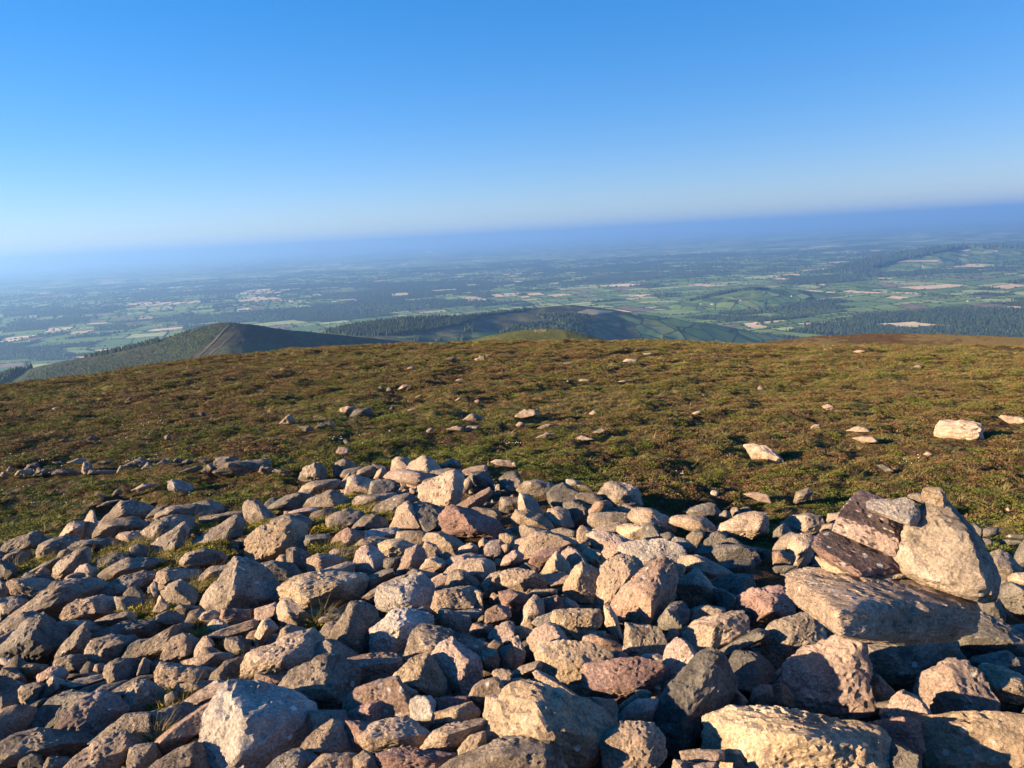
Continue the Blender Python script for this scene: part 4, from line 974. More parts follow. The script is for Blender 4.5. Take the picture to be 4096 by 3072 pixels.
def scatter(name, pos, rot, scl, pick, ng, label, cat):
    n = len(pos)
    me = bpy.data.meshes.new(name); me.vertices.add(n); me.vertices.foreach_set('co', np.asarray(pos, dtype=np.float32).ravel())
    a = me.attributes.new('pick', 'INT', 'POINT'); a.data.foreach_set('value', np.asarray(pick, dtype=np.int32))
    a = me.attributes.new('rot', 'FLOAT_VECTOR', 'POINT'); a.data.foreach_set('vector', np.asarray(rot, dtype=np.float32).ravel())
    a = me.attributes.new('scl', 'FLOAT_VECTOR', 'POINT'); a.data.foreach_set('vector', np.asarray(scl, dtype=np.float32).ravel())
    me.update()
    o = link(name, me); md = o.modifiers.new('scatter', 'NODES'); md.node_group = ng
    tag(o, label, cat, kind='stuff'); return o

def blade(V, F, base, d, lean, h, wd, seg=2):
    """one tapering bent blade"""
    b0 = len(V); dx, dy = math.cos(d), math.sin(d); sx, sy = -dy * wd, dx * wd
    for k in range(seg + 1):
        t = k / seg; off = lean * t * t; z = h * (t - 0.25 * t * t)
        cx, cy = base[0] + dx * off, base[1] + dy * off; q = 1 - t * 0.92
        V.append((cx - sx * q, cy - sy * q, base[2] + z)); V.append((cx + sx * q, cy + sy * q, base[2] + z))
    for k in range(seg): F.append((b0 + 2 * k, b0 + 2 * k + 1, b0 + 2 * k + 3, b0 + 2 * k + 2))
def grass_tuft(name, n, rad, h, mat, rng, wd=0.004):
    V, F = [], []
    for _ in range(n):
        a = rng.uniform(0, 6.28); r = rad * math.sqrt(rng.uniform()) * 0.5
        blade(V, F, (r * math.cos(a), r * math.sin(a), -0.02), a + rng.normal() * 0.6, rng.uniform(0.2, 1.0) * h, h * rng.uniform(0.6, 1.1), wd * rng.uniform(.7, 1.3))
    return bpy.data.objects.new(name, mesh_np(name, V, F, mat))
def heather_clump(name, n, rad, h, mat, rng):
    """a low bush: many short leafy sprigs set over a dome"""
    V, F = [], []
    for _ in range(n):
        a = rng.uniform(0, 6.28); q = math.sqrt(rng.uniform()); x, y = rad * q * math.cos(a), rad * q * math.sin(a)
        z = h * (1 - q * q) * rng.uniform(0.35, 1.0)
        s = rad * rng.uniform(0.07, 0.15)
        d = np.array([x, y, h * 0.8]) + rng.normal(size=3) * h * 0.5; d /= np.linalg.norm(d)
        t = np.cross(d, rng.normal(size=3)); t /= np.linalg.norm(t)
        c = np.array([x, y, z]); b0 = len(V)
        V += [tuple(c - t * s * .45), tuple(c + t * s * .45), tuple(c + d * s * 1.3 + t * s * .15), tuple(c + d * s * 1.3 - t * s * .15)]
        F.append((b0, b0 + 1, b0 + 2, b0 + 3))
    return bpy.data.objects.new(name, mesh_np(name, V, F, mat))
def leaf_mat(name, stops, scale=0.5, trans=0.0):
    m, nt, b = new_mat(name, 0.8, 0.15); L = nt.links.new
    ge = N(nt, 'ShaderNodeNewGeometry'); P = ge.outputs['Position']
    oi = N(nt, 'ShaderNodeObjectInfo')
    a = N(nt, 'ShaderNodeMath', operation='MULTIPLY_ADD'); L(noise_tex(nt, P, scale, 3, 0.6), a.inputs[0]); a.inputs[1].default_value = 1.0
    b2 = N(nt, 'ShaderNodeMath', operation='MULTIPLY'); L(oi.outputs['Random'], b2.inputs[0]); b2.inputs[1].default_value = 0.36
    L(b2.outputs[0], a.inputs[2])
    c = ramp(nt, a.outputs[0], stops); L(c, b.inputs['Base Color'])
    return m
M_heather = leaf_mat('heather_leaves', [(0.35, (0.065, 0.044, 0.028)), (0.5, (0.125, 0.08, 0.042)), (0.62, (0.165, 0.108, 0.05)), (0.76, (0.14, 0.12, 0.04)), (0.9, (0.10, 0.115, 0.03))], 0.35)
M_bilberry = leaf_mat('bilberry_leaves', [(0.35, (0.045, 0.058, 0.016)), (0.6, (0.08, 0.105, 0.02)), (0.8, (0.125, 0.145, 0.028))], 0.5)
M_grass = leaf_mat('moor_grass', [(0.35, (0.07, 0.075, 0.022)), (0.55, (0.115, 0.105, 0.035)), (0.75, (0.18, 0.145, 0.06)), (0.9, (0.24, 0.19, 0.09))], 0.4)
M_moss = leaf_mat('moss', [(0.3, (0.06, 0.07, 0.015)), (0.6, (0.15, 0.15, 0.025)), (0.85, (0.24, 0.20, 0.04))], 3.0)
def build_cover():
    rng = np.random.default_rng(11)
    protos = [heather_clump('a_heather', 190, .12, .085, M_heather, rng), heather_clump('b_heather', 170, .11, .10, M_heather, rng),
              heather_clump('c_heather', 170, .13, .07, M_heather, rng), heather_clump('d_bilberry', 170, .11, .08, M_bilberry, rng),
              grass_tuft('e_grass', 34, .10, .13, M_grass, rng), grass_tuft('f_grass', 26, .09, .16, M_grass, rng, .005)]
    ng = scatter_group('ground_cover', protos)
    HS = np.array(heath_spots)
    pos, rot, scl, pick = [], [], [], []
    for (r0, r1, dens, sc_) in ((4.5, 12, 120, 0.85), (12, 22, 65, 1.05), (22, 38, 26, 1.5), (38, 75, 9, 2.1)):
        amax = R(44); area = amax * (r1 * r1 - r0 * r0)
        for _ in range(int(area * dens)):
            a = rng.uniform(-amax, amax); r = math.sqrt(rng.uniform(r0 * r0, r1 * r1)); x, y = r * math.sin(a), r * math.cos(a)
            rb = float(pile_r(x, y))
            if r < rb - 0.1: continue
            low = bool((((np.abs(HS[:, 0] - a) < HS[:, 2] + 0.02 / r) & (r > HS[:, 1] - 0.9) & (r < HS[:, 1] + 0.35)).any()))
            k = noise.noise(Vector((x * 0.23, y * 0.23, 4.0))) + 0.5 * noise.noise(Vector((x * 0.9, y * 0.9, 9.0)))
            near = max(0.0, 1 - (r - rb) / 6.0)
            q = rng.uniform()
            if q < (0.24 if r < 13 else 0.15) + 0.5 * max(0, k) : p = 4 + int(rng.integers(2))
            elif q < 0.42 + 0.75 * near + 0.3 * max(0, k): p = 3
            else: p = int(rng.integers(3))
            if k < -0.12 and rng.uniform() < 0.5: p = int(rng.integers(3))
            s_ = sc_ * rng.uniform(.7, 1.35) * (0.7 if low else 1)
            pos.append((x, y, heath_z(x, y) - 0.01)); rot.append((rng.normal() * .12, rng.normal() * .12, rng.uniform(0, 6.28)))
            scl.append((s_, s_, s_ * rng.uniform(.45, .85) * (1.0 if sc_ < 1.0 else 0.75))); pick.append(p)
    scatter('ground_cover', pos, rot, scl, pick, ng, 'heather, bilberry and moor grass covering the heath', 'ground cover')
    print('cover', len(pos))
    # grass and moss between the stones at the left of the pile
    protos = [grass_tuft('a_dry_grass', 22, .08, .16, M_grass, rng, .0022), heather_clump('b_moss', 260, .13, .03, M_moss, rng)]
    ng = scatter_group('moss_and_grass', protos)
    pos, rot, scl, pick = [], [], [], []
    spots = [(640, 2190, 60), (560, 2160, 40), (520, 2190, 40), (160, 2230, 60), (100, 2270, 40), (750, 2190, 60), (860, 2180, 50), (660, 2240, 40), (400, 2250, 50), (1300, 2000, 50), (1420, 2010, 70), (1480, 2040, 50), (1290, 2090, 40),
             (1060, 2100, 40), (590, 2440, 50), (760, 2340, 60), (1310, 2190, 30), (1440, 2190, 30), (1390, 2230, 40), (610, 2960, 40), (720, 2800, 50), (970, 2700, 30), (800, 2550, 25), (1290, 2490, 25), (830, 2090, 60), (1020, 2060, 50), (1090, 2150, 30), (880, 2330, 40), (240, 2240, 40), (1540, 2060, 50), (450, 2210, 60)]
    for (px, py, rad) in spots:
        for _ in range(36):
            qx, qy = px + rng.normal() * rad * 0.8, py + rng.normal() * rad * 0.28
            P, d = hit(qx, qy, lambda x, y: mound_z(x, y), 0.8)
            if P is None: continue
            g_ = rng.uniform() < 0.22
            s_ = rng.uniform(.5, .95) if g_ else rng.uniform(.35, .75)
            pos.append((P.x, P.y, P.z - (0.01 if g_ else 0.03))); rot.append((rng.normal() * .2, rng.normal() * .2, rng.uniform(0, 6.28)))
            scl.append((s_, s_, s_)); pick.append(0 if g_ else 1)
    scatter('moss_and_grass', pos, rot, scl, pick, ng, 'yellow green moss and dry grass growing between the rocks', 'moss')
build_cover()
# cotton grass: small white tufts
def build_cotton():
    rng = np.random.default_rng(21)
    V, F, b = [], [], 0
    Vi, Fi = ICO[1]
    me_m, nt, bs = new_mat('cotton', 0.9); bs.inputs['Base Color'].default_value = (0.75, 0.74, 0.70, 1)
    for (px, py, n, sx, sy) in ((150, 1890, 14, 60, 25), (560, 1870, 16, 60, 10), (300, 2000, 12, 200, 35), (60, 1950, 8, 60, 30), (620, 2000, 10, 260, 20), (480, 1780, 10, 120, 25), (3700, 1890, 7, 50, 15), (2740, 1935, 5, 25, 8), (1380, 1790, 8, 60, 15), (620, 1725, 10, 60, 20), (2050, 1795, 8, 20, 6)):
        for _ in range(n):
            P, d = hit(px + rng.normal() * sx, py + rng.normal() * sy, ground_z, 3)
            if P is None: continue
            s_ = 0.0004 * d * rng.uniform(.5, .9) + 0.003
            V.append(Vi * s_ + np.array([P.x, P.y, heath_z(P.x, P.y) + 0.15])); F.append(Fi + b); b += len(Vi)
    me = mesh_np('cotton_grass', np.vstack(V), np.vstack(F), me_m, True)
    tag(link('cotton_grass', me), 'white heads of cotton grass dotted over the heath', 'cotton grass', kind='stuff')
build_cotton()

# ------------------------------------------------------------------ hills
def ridge_hill(name, ridge, front, back, mat, label=None, rough=6.0, seed=1.0, n=160, m=70, extra=None, soft=3):
    """ridge: (px, py, distance) along the skyline; the hill falls 'front' metres (height) towards the camera and 'back' behind"""
    P = []
    for px, py, D in ridge:
        v = ray(px, py); v = v / math.hypot(v.x, v.y); P.append(v * D)
    P = np.array([p[:] for p in P]); t = np.linspace(0, 1, len(P)); tt = np.linspace(0, 1, n)
    # smooth the traced skyline
    L = np.stack([np.interp(tt, t, P[:, k]) for k in range(3)], -1)
    for _ in range(soft):
        L[1:-1] = (L[:-2] + 2 * L[1:-1] + L[2:]) / 4
    (fw, fz), (bw, bz) = front, back
    V = np.zeros((m, n, 3)); us = np.concatenate([-np.linspace(1, 0, m // 2 + 1)[:-1] ** 1.3, np.linspace(0, 1, m - m // 2) ** 1.3])
    for i, u in enumerate(us):
        for j in range(n):
            c = L[j]; d = c[:2] / np.hypot(*c[:2])
            if u < 0:
                s_ = -u; off = -fw * s_; dz = -fz * (s_ ** 1.15)
            else:
                s_ = u; off = bw * s_; dz = -bz * (s_ ** 1.15)
            x, y = c[:2] + d * off
            nz = fnoise(x, y, 1.0 / (rough * 14), seed, 4) * rough * min(1.0, s_ * 4) + fnoise(x, y, 1.0 / (rough * 2.5), seed + 3, 3) * rough * 0.12
            z = c[2] + dz + nz
            if extra: z += extra(x, y, s_)
            V[i, j] = (x, y, z)
    i = np.arange(m - 1)[:, None] * n; j = np.arange(n - 1)[None, :]
    F = np.stack([i + j, i + j + 1, i + n + j + 1, i + n + j], -1).reshape(-1, 4)
    V = V.reshape(-1, 3)
    me = mesh_np(name, V, F, mat, True); o = link(name, me); tag(o, label, kind='structure')
    return BVHTree.FromPolygons([Vector(v) for v in V], [tuple(int(q) for q in f) for f in F])
M_hump = moor_mat('heather_slope', 0.35, patch=0.03, tint=[(0.72, (0.06, 0.038, 0.026)), (0.86, (0.12, 0.074, 0.042)), (0.98, (0.11, 0.085, 0.038)), (1.12, (0.19, 0.145, 0.065))])
M_knoll = moor_mat('grassy_knoll', 0.3, patch=0.02, tint=[(0.72, (0.06, 0.065, 0.026)), (0.9, (0.08, 0.095, 0.03)), (1.1, (0.12, 0.13, 0.045))])
M_dark = moor_mat('dark_heather', 0.06, patch=0.006, tint=[(0.7, (0.028, 0.026, 0.024)), (0.9, (0.042, 0.040, 0.030)), (1.05, (0.048, 0.056, 0.030)), (1.2, (0.06, 0.078, 0.036))])
M_lower = moor_mat('rough_hill_pasture', 0.05, patch=0.004, tint=[(0.72, (0.045, 0.045, 0.03)), (0.88, (0.06, 0.065, 0.032)), (1.0, (0.08, 0.095, 0.04)), (1.15, (0.12, 0.12, 0.06))])
def farm_mat(name, x_edge=None):
    m, nt, b = new_mat(name, 0.95, 0.05); L = nt.links.new
    ge = N(nt, 'ShaderNodeNewGeometry'); P = ge.outputs['Position']
    mp = N(nt, 'ShaderNodeMapping'); mp.inputs['Rotation'].default_value = (0, 0, 0.5); mp.inputs['Scale'].default_value = (1 / 110, 1 / 210, 0); L(P, mp.inputs[0])
    wv = mixc(nt, 0.06, mp.outputs[0], noise_tex(nt, P, 0.004, 3, out=1), 'ADD')
    vo = N(nt, 'ShaderNodeTexVoronoi'); vo.inputs['Scale'].default_value = 1; vo.inputs['Randomness'].default_value = .75; L(wv, vo.inputs['Vector'])
    ve = N(nt, 'ShaderNodeTexVoronoi'); ve.feature = 'DISTANCE_TO_EDGE'; ve.inputs['Scale'].default_value = 1; ve.inputs['Randomness'].default_value = .75; L(wv, ve.inputs['Vector'])
    sp = N(nt, 'ShaderNodeSeparateColor'); L(vo.outputs['Color'], sp.inputs[0])
    c = ramp(nt, sp.outputs[0], [(0, (0.07, 0.12, 0.035)), (.2, (0.10, 0.17, 0.05)), (.45, (0.15, 0.22, 0.065)), (.6, (0.22, 0.28, 0.09)), (.72, (0.05, 0.085, 0.03)), (.86, (0.13, 0.17, 0.06))], 'CONSTANT')
    h = ramp(nt, ve.outputs[0], [(0.02, g(0)), (0.045, g(1))])
    c = mixc(nt, h, (0.02, 0.036, 0.015), c)
    if x_edge is not None:
        sx = N(nt, 'ShaderNodeSeparateXYZ'); L(P, sx.inputs[0])
        a = N(nt, 'ShaderNodeMath', operation='MULTIPLY_ADD'); L(noise_tex(nt, P, 0.003, 3), a.inputs[0]); a.inputs[1].default_value = 900; L(sx.outputs[0], a.inputs[2])
        f = ramp(nt, N2(nt, a.outputs[0], x_edge, x_edge + 60), [(0, g(0)), (1, g(1))])
        moor = ramp(nt, noise_tex(nt, P, 0.012, 6, 0.65), [(0.36, (0.035, 0.034, 0.026)), (0.46, (0.06, 0.06, 0.03)), (0.54, (0.085, 0.10, 0.04)), (0.64, (0.15, 0.14, 0.07))])
        c = mixc(nt, f, moor, c)
    L(c, b.inputs['Base Color']); return m
def N2(nt, v, lo, hi):
    q = N(nt, 'ShaderNodeMapRange'); q.inputs[1].default_value = lo; q.inputs[2].default_value = hi; nt.links.new(v, q.inputs[0]); return q.outputs[0]
M_farm = farm_mat('hill_farmland'); M_midhill = farm_mat('hill_moor_and_farmland', 1000)
B_hump = ridge_hill('hill', [(2750, 1420, 190), (2900, 1392, 190), (3100, 1362, 195), (3300, 1342, 200), (3560, 1332, 205), (3900, 1340, 205), (4096, 1350, 205), (4500, 1372, 205)], (110, 22), (260, 70), M_hump, rough=0.8, seed=2)
B_knoll = ridge_hill('knoll', [(1700, 1410, 620), (1860, 1366, 620), (1960, 1342, 620), (2080, 1320, 620), (2180, 1313, 620), (2260, 1319, 620), (2340, 1338, 620), (2440, 1366, 620), (2560, 1420, 620)], (170, 60), (300, 110), M_knoll, rough=1.5, seed=4)
B_left = ridge_hill('hill', [(-500, 1680, 2100), (-200, 1575, 2050), (0, 1508, 2000), (200, 1455, 1950), (430, 1412, 1880), (620, 1368, 1800), (740, 1325, 1760), (830, 1298, 1730), (905, 1288, 1700), (1000, 1296, 1700), (1120, 1318, 1720), (1260, 1330, 1780), (1400, 1345, 1850), (1560, 1360, 1950), (1750, 1385, 2050), (2000, 1420, 2100)], (900, 260), (1500, 330), M_dark, rough=12, seed=6, n=220, m=90, soft=60)
B_mid = ridge_hill('hill', [(900, 1420, 2700), (1150, 1365, 2800), (1300, 1325, 2900), (1430, 1300, 3000), (1620, 1275, 3100), (1830, 1268, 3250), (1940, 1258, 3400), (2060, 1244, 3550), (2190, 1226, 3700), (2290, 1220, 3800), (2390, 1230, 3850), (2500, 1248, 3900), (2640, 1268, 3900), (2800, 1292, 3900), (3000, 1330, 3900), (3200, 1370, 3900)], (2300, 250), (1800, 300), M_midhill, rough=16, seed=9, n=220, m=90)
B_r1 = ridge_hill('hill', [(2450, 1255, 5600), (2600, 1235, 5700), (2780, 1200, 5900), (2900, 1170, 6100), (3020, 1156, 6200), (3140, 1158, 6300), (3300, 1172, 6400), (3500, 1192, 6400)], (1000, 120), (1300, 160), M_farm, rough=10, seed=12)
B_r2 = ridge_hill('hill', [(3050, 1125, 9000), (3200, 1108, 9200), (3330, 1082, 9500), (3424, 1052, 10000), (3582, 1020, 10800), (3772, 992, 11500), (3854, 985, 12000), (4025, 990, 12000), (4300, 985, 12000), (4700, 990, 12000)], (3200, 260), (2600, 300), M_farm, rough=18, seed=15, n=200)

# ------------------------------------------------------------------ the plain: fields by repeated splitting, hedges left as gaps
PZ = -600.0
def plain_pt(px, py):
    v = ray(px, py)
    if v.z >= -0.002: return None
    return v * (PZ / v.z)
def to_px(x, y, z):
    d = fwd.x * x + fwd.y * y + fwd.z * z
    a = RT.x * x + RT.y * y + RT.z * z; b = UP.x * x + UP.y * y + UP.z * z
    return W / 2 + FPX * a / d, H / 2 - FPX * b / d
def inpoly(x, y, poly):
    c = False; j = len(poly) - 1
    for i in range(len(poly)):
        xi, yi = poly[i]; xj, yj = poly[j]
        if (yi > y) != (yj > y) and x < (xj - xi) * (y - yi) / (yj - yi) + xi: c = not c
        j = i
    return c
def tile_poly(t, s):
    q = TILES[t]; return [(q[0] + float(w_.split(',')[0]) * q[2], q[1] + float(w_.split(',')[1]) * q[2]) for w_ in s.split()]
TILES['P'] = (0, 800, .63291)
WHEAT = [tile_poly('P', s) for s in ('0,885 130,872 140,890 120,908 0,905', '720,668 760,655 1000,648 1330,640 1330,648 1000,658 800,668', '1610,570 1700,562 1770,582 1700,590 1560,608 1520,600', '1480,640 1600,618 1700,620 1720,638 1600,645',
         '1700,640 1820,636 1820,644 1720,648', '1880,540 1960,533 1960,545', '920,815 1000,800 1060,815 1000,828', '1970,488 2050,482 2040,492', '220,830 380,808 380,822 230,840')] + \
        [tile_poly('K', s) for s in ('370,605 440,588 500,590 470,606', '635,585 690,568 755,572 700,585', '1060,612 1090,592 1240,592 1240,606 1080,614', '1260,598 1390,585 1380,596 1270,606', '890,640 940,626 1000,628 980,645', '1170,517 1230,506 1280,510 1230,518', '1330,605 1420,596 1500,600 1440,618',
         '620,330 650,320 705,322 680,335', '860,392 980,380 980,388', '1680,474 1720,464 1770,466 1720,476', '0,645 120,630 180,632 60,645', '1590,712 1660,690 1800,700 1830,708 1700,725')] + \
        [tile_poly('L' if False else 'M', s) for s in ('60,545 90,530 200,532 280,545 200,550', '550,490 600,478 800,465 815,472 700,486', '800,580 830,573 990,576 1200,580 1320,575 1330,590 1100,590 900,585', '1350,590 1350,575 1490,572 1500,590', '890,445 940,432 1000,428 990,440', '1380,402 1450,380 1600,376 1690,380 1600,398 1450,402',
         '1810,405 1900,403 1990,410 1990,432 1900,430 1830,415', '1780,318 1830,310 1890,318 1870,325', '1650,330 1700,328 1890,352 1850,358', '1990,680 2030,672 2212,680 2150,698 2060,698', '350,788 440,768 560,768 590,785 400,790', '400,800 600,790 680,812 560,818', '1670,808 1800,802 1820,812', '1850,850 1990,835 2110,836 2050,852', '1900,515 2000,510 2110,520 2050,530',
         '660,310 700,305 730,312', '2000,545 2212,540 2212,550 2010,552', '580,670 800,668 820,678 600,682', '1230,580 1260,575 1290,582')]
WOOD = [tile_poly('M', s) for s in ('500,715 600,680 900,675 1140,680 1140,715 900,725 600,722', '960,780 1100,735 1280,715 1290,780', '1210,780 1290,715 1370,720 1330,790', '1470,715 1640,710 1640,790 1480,790', '1640,700 1780,655 2000,680 2212,700 2212,810 1900,810 1660,790', '830,860 830,790 1000,785 1500,800 1900,820 1760,855 1400,855 1100,870',
        '0,910 60,870 300,850 530,850 560,880 700,880 700,910 560,925 300,925', '640,650 760,630 1000,645 1000,668 700,668', '1160,560 1400,545 1660,550 1600,570', '700,520 760,490 1000,485 1160,510 1100,525 800,535', '1100,440 1400,340 1700,300 1850,290 1500,380 1250,440', '150,745 500,735 800,745 700,770 300,760', '1060,400 1250,380 1200,460 1050,450')] + \
       [tile_poly('P', s) for s in ('0,800 100,775 550,750 560,780 300,800 90,840 0,850', '0,700 60,690 560,690 560,720 0,730', '560,840 600,835 640,870 640,930 560,870')] + \
       [tile_poly('K', s) for s in ('560,640 1100,650 1330,640 1100,670 700,680', '1500,520 1700,495 2000,480 2212,470 2212,490 1900,515 1600,540', '800,560 1100,520 1500,500 1500,520 1000,545', '0,700 300,690 500,720 300,750 0,740')]
def field_mat(name, c1, c2, rows=False):
    m, nt, b = new_mat(name, 0.95, 0.05); L = nt.links.new
    ge = N(nt, 'ShaderNodeNewGeometry')
    at = N(nt, 'ShaderNodeAttribute'); at.attribute_name = 'shade'
    L(mixc(nt, at.outputs['Fac'], c1, c2), b.inputs['Base Color'])
    c = mixc(nt, at.outputs['Fac'], c1, c2)
    n = ramp(nt, noise_tex(nt, ge.outputs['Position'], 0.012, 4, 0.6), [(0.3, g(0.75)), (0.7, g(1.25))])
    L(mixc(nt, 1.0, c, n, 'MULTIPLY'), b.inputs['Base Color'])
    return m
FM = [field_mat('green_pasture', (0.09, 0.16, 0.045), (0.19, 0.27, 0.075)), field_mat('silage_field', (0.26, 0.33, 0.10), (0.36, 0.40, 0.17)),
      field_mat('wheat_field', (0.55, 0.42, 0.22), (0.70, 0.56, 0.33)), field_mat('ploughed_field', (0.16, 0.12, 0.08), (0.22, 0.17, 0.11)), field_mat('scrub', (0.025, 0.045, 0.02), (0.045, 0.07, 0.03))]
m_base, nt_, b_ = new_mat('hedgerow_green', 0.95, 0.05)
gp = N(nt_, 'ShaderNodeNewGeometry')
nt_.links.new(ramp(nt_, noise_tex(nt_, gp.outputs['Position'], 0.02, 5, 0.7), [(0.35, (0.018, 0.032, 0.014)), (0.65, (0.04, 0.06, 0.025))]), b_.inputs['Base Color'])
S_ = 260000.0
tag(link('plain', mesh_np('plain', [(-S_, -40000, PZ), (S_, -40000, PZ), (S_, S_ * .55, PZ), (-S_, S_ * .55, PZ)], [(0, 1, 2, 3)], m_base)), kind='structure')
def build_fields():
    rng = np.random.default_rng(5); rr = random.Random(5)
    leaves = []
    def split(x0, y0, x1, y1, mx):
        w_, h_ = x1 - x0, y1 - y0
        if max(w_, h_) < mx * rr.uniform(0.8, 1.7): leaves.append((x0, y0, x1, y1)); return
        t = rr.uniform(.36, .64)
        if w_ > h_ * rr.uniform(0.75, 1.3): split(x0, y0, x0 + w_ * t, y1, mx); split(x0 + w_ * t, y0, x1, y1, mx)
        else: split(x0, y0, x1, y0 + h_ * t, mx); split(x0, y0 + h_ * t, x1, y1, mx)
    ca, sa = math.cos(0.35), math.sin(0.35)
    blk = 1600.0
    for i in range(-40, 46):
        for j in range(-40, 46):
            cx, cy = (i + .5) * blk, (j + .5) * blk
            X, Y = cx * ca - cy * sa, cx * sa + cy * ca
            if Y < 1500 or Y > 56000 or abs(X) > Y * 0.86 + 1500: continue
            D = math.hypot(X, Y)
            split(i * blk, j * blk, (i + 1) * blk, (j + 1) * blk, 240 if D < 9000 else 270 if D < 18000 else 380)
    V, F, Mi, Sh, hedge, woods = [], [], [], [], [], []
    def warp(x, y):
        X, Y = x * ca - y * sa, x * sa + y * ca
        nx = noise.noise(Vector((X / 1500, Y / 1500, 1))) * 420 + noise.noise(Vector((X / 330, Y / 330, 5))) * 60
        ny = noise.noise(Vector((X / 1500, Y / 1500, 7))) * 420 + noise.noise(Vector((X / 330, Y / 330, 3))) * 60
        return X + nx, Y + ny
    for (x0, y0, x1, y1) in leaves:
        X, Y = warp((x0 + x1) / 2, (y0 + y1) / 2)
        D = math.hypot(X, Y); px, py = to_px(X, Y, PZ)
        if px < -700 or px > 4800 or Y < 500: continue
        near = D < 20000
        isw = False; mi = None
        if -50 < px < 4150:
            if any(inpoly(px, py, p) for p in WHEAT): mi = 2
            elif any(inpoly(px, py, p) for p in WOOD): isw = True
        k = noise.noise(Vector((X / 2600, Y / 1500, 11)))
        if mi is None and not isw:
            isw = k > 0.20 or rr.random() < (0.10 if D < 9000 else 0.26)
            if isw and D < 6500 and k < 0.25 and rr.random() < .6: isw = False
        if isw:
            woods.append((x0, y0, x1, y1, D, X, Y)); mi = 4
        elif mi is None:
            q = rr.random(); tan = 0.035 + 0.05 * (noise.noise(Vector((X / 3000, Y / 3000, 23))) > 0.15)
            mi = 2 if q < tan else 3 if q < tan + .07 else 1 if q < .30 else 0
        g_ = 5.0 if near else 9.0
        ins = [(x0 + g_, y0 + g_), (x1 - g_, y0 + g_), (x1 - g_, y1 - g_), (x0 + g_, y1 - g_)]
        nseg = 3 if D < 14000 else 1
        ring = []
        for a in range(4):
            p, q_ = ins[a], ins[(a + 1) % 4]
            for s_ in range(nseg): t = s_ / nseg; ring.append(warp(p[0] + (q_[0] - p[0]) * t, p[1] + (q_[1] - p[1]) * t))
        b = len(V); c = warp((ins[0][0] + ins[2][0]) / 2, (ins[0][1] + ins[2][1]) / 2)
        V.append((c[0], c[1], PZ + 1.5)); V += [(x, y, PZ + 1.5) for x, y in ring]
        sh = rr.random()
        for a in range(len(ring)): F.append((b, b + 1 + a, b + 1 + (a + 1) % len(ring))); Mi.append(mi)
        Sh += [sh] * (len(ring) + 1)
        if D < 17000 and not isw:
            step = 24 if D < 7500 else 38
            for (ax, ay, bx, by) in ((x0, y0, x1, y0), (x0, y0, x0, y1)):
                ln = math.hypot(bx - ax, by - ay); dens = rr.choice([.25, .6, .9, 1.0])
                for s_ in range(int(ln / step)):
                    if rr.random() > dens: continue
                    t = (s_ + rr.random()) * step / ln; wx, wy = warp(ax + (bx - ax) * t, ay + (by - ay) * t)
                    hedge.append((wx, wy, D))
    me = mesh_np('fields', V, F, FM)
    me.polygons.foreach_set('material_index', np.array(Mi, dtype=np.int32))
    a = me.attributes.new('shade', 'FLOAT', 'POINT'); a.data.foreach_set('value', np.array(Sh, dtype=np.float32))
    tag(link('fields', me), kind='structure')
    # trees of the plain
    m_tree = leaf_mat('broadleaf_crowns', [(0.35, (0.018, 0.034, 0.012)), (0.6, (0.030, 0.052, 0.017)), (0.85, (0.05, 0.075, 0.025))], 0.01)
    m_con = leaf_mat('conifer_crowns', [(0.35, (0.012, 0.026, 0.014)), (0.6, (0.020, 0.038, 0.018)), (0.85, (0.035, 0.055, 0.025))], 0.01)
    def crown(name, mat, kx, kz, cone, sub=2):
        Vi, Fi = ICO[sub]; Vc = Vi.copy()
        for i_, v in enumerate(Vc):
            s_ = 1 + 0.45 * noise.noise(Vector(v * 2.2) + Vector((kx * 9, kz * 5, len(name))))
            v *= s_
            if cone: t = (v[2] + 1) / 2; f = max(0.06, 1 - t * 0.95); v[0] *= f * 1.1; v[1] *= f * 1.1
        Vc[:, 0] *= kx; Vc[:, 1] *= kx; Vc[:, 2] = (Vc[:, 2] + .85) * kz / 1.8
        return bpy.data.objects.new(name, mesh_np(name, Vc, Fi, mat))
    protos = [crown('a_broadleaf', m_tree, 7, 11, False), crown('b_broadleaf', m_tree, 9, 13, False), crown('c_bush', m_tree, 12, 7, False, 2), crown('d_conifer', m_con, 6, 19, True), crown('e_conifer', m_con, 7, 23, True)]
    ng = scatter_group('trees', protos)
    pos, rot, scl, pick = [], [], [], []
    for (x, y, D) in hedge:
        s_ = rng.uniform(.5, 1.15) * (1 if D < 8000 else 1.5)
        pos.append((x, y, PZ)); pick.append(int(rng.choice([0, 1, 2, 2, 2]))); scl.append((s_ * 1.2, s_ * 1.2, s_ * .9)); rot.append((0, 0, rng.uniform(0, 6.28)))
    for (x0, y0, x1, y1, D, X, Y) in woods:
        if D > 17000: continue
        sp = 15 if D < 6500 else 26 if D < 10000 else 48
        con = noise.noise(Vector((X / 900, Y / 900, 31))) > -0.15
        n = int((x1 - x0) * (y1 - y0) / sp / sp)
        for _ in range(n):
            x, y = warp(rng.uniform(x0, x1), rng.uniform(y0, y1))
            s_ = rng.uniform(.75, 1.15) * sp / 15 * .85
            pos.append((x, y, PZ)); pick.append(int(rng.choice([3, 4] if con else [0, 1, 1]))); scl.append((s_, s_, min(s_, 1.0) * rng.uniform(.8, 1.1))); rot.append((0, 0, rng.uniform(0, 6.28)))
    print('plain trees', len(pos), 'fields', len(leaves))
    scatter('woodland', pos, rot, scl, pick, ng, 'hedgerow trees and woods spread over the hazy plain', 'woodland')
    # trees on the hills
    pos, rot, scl, pick = [], [], [], []
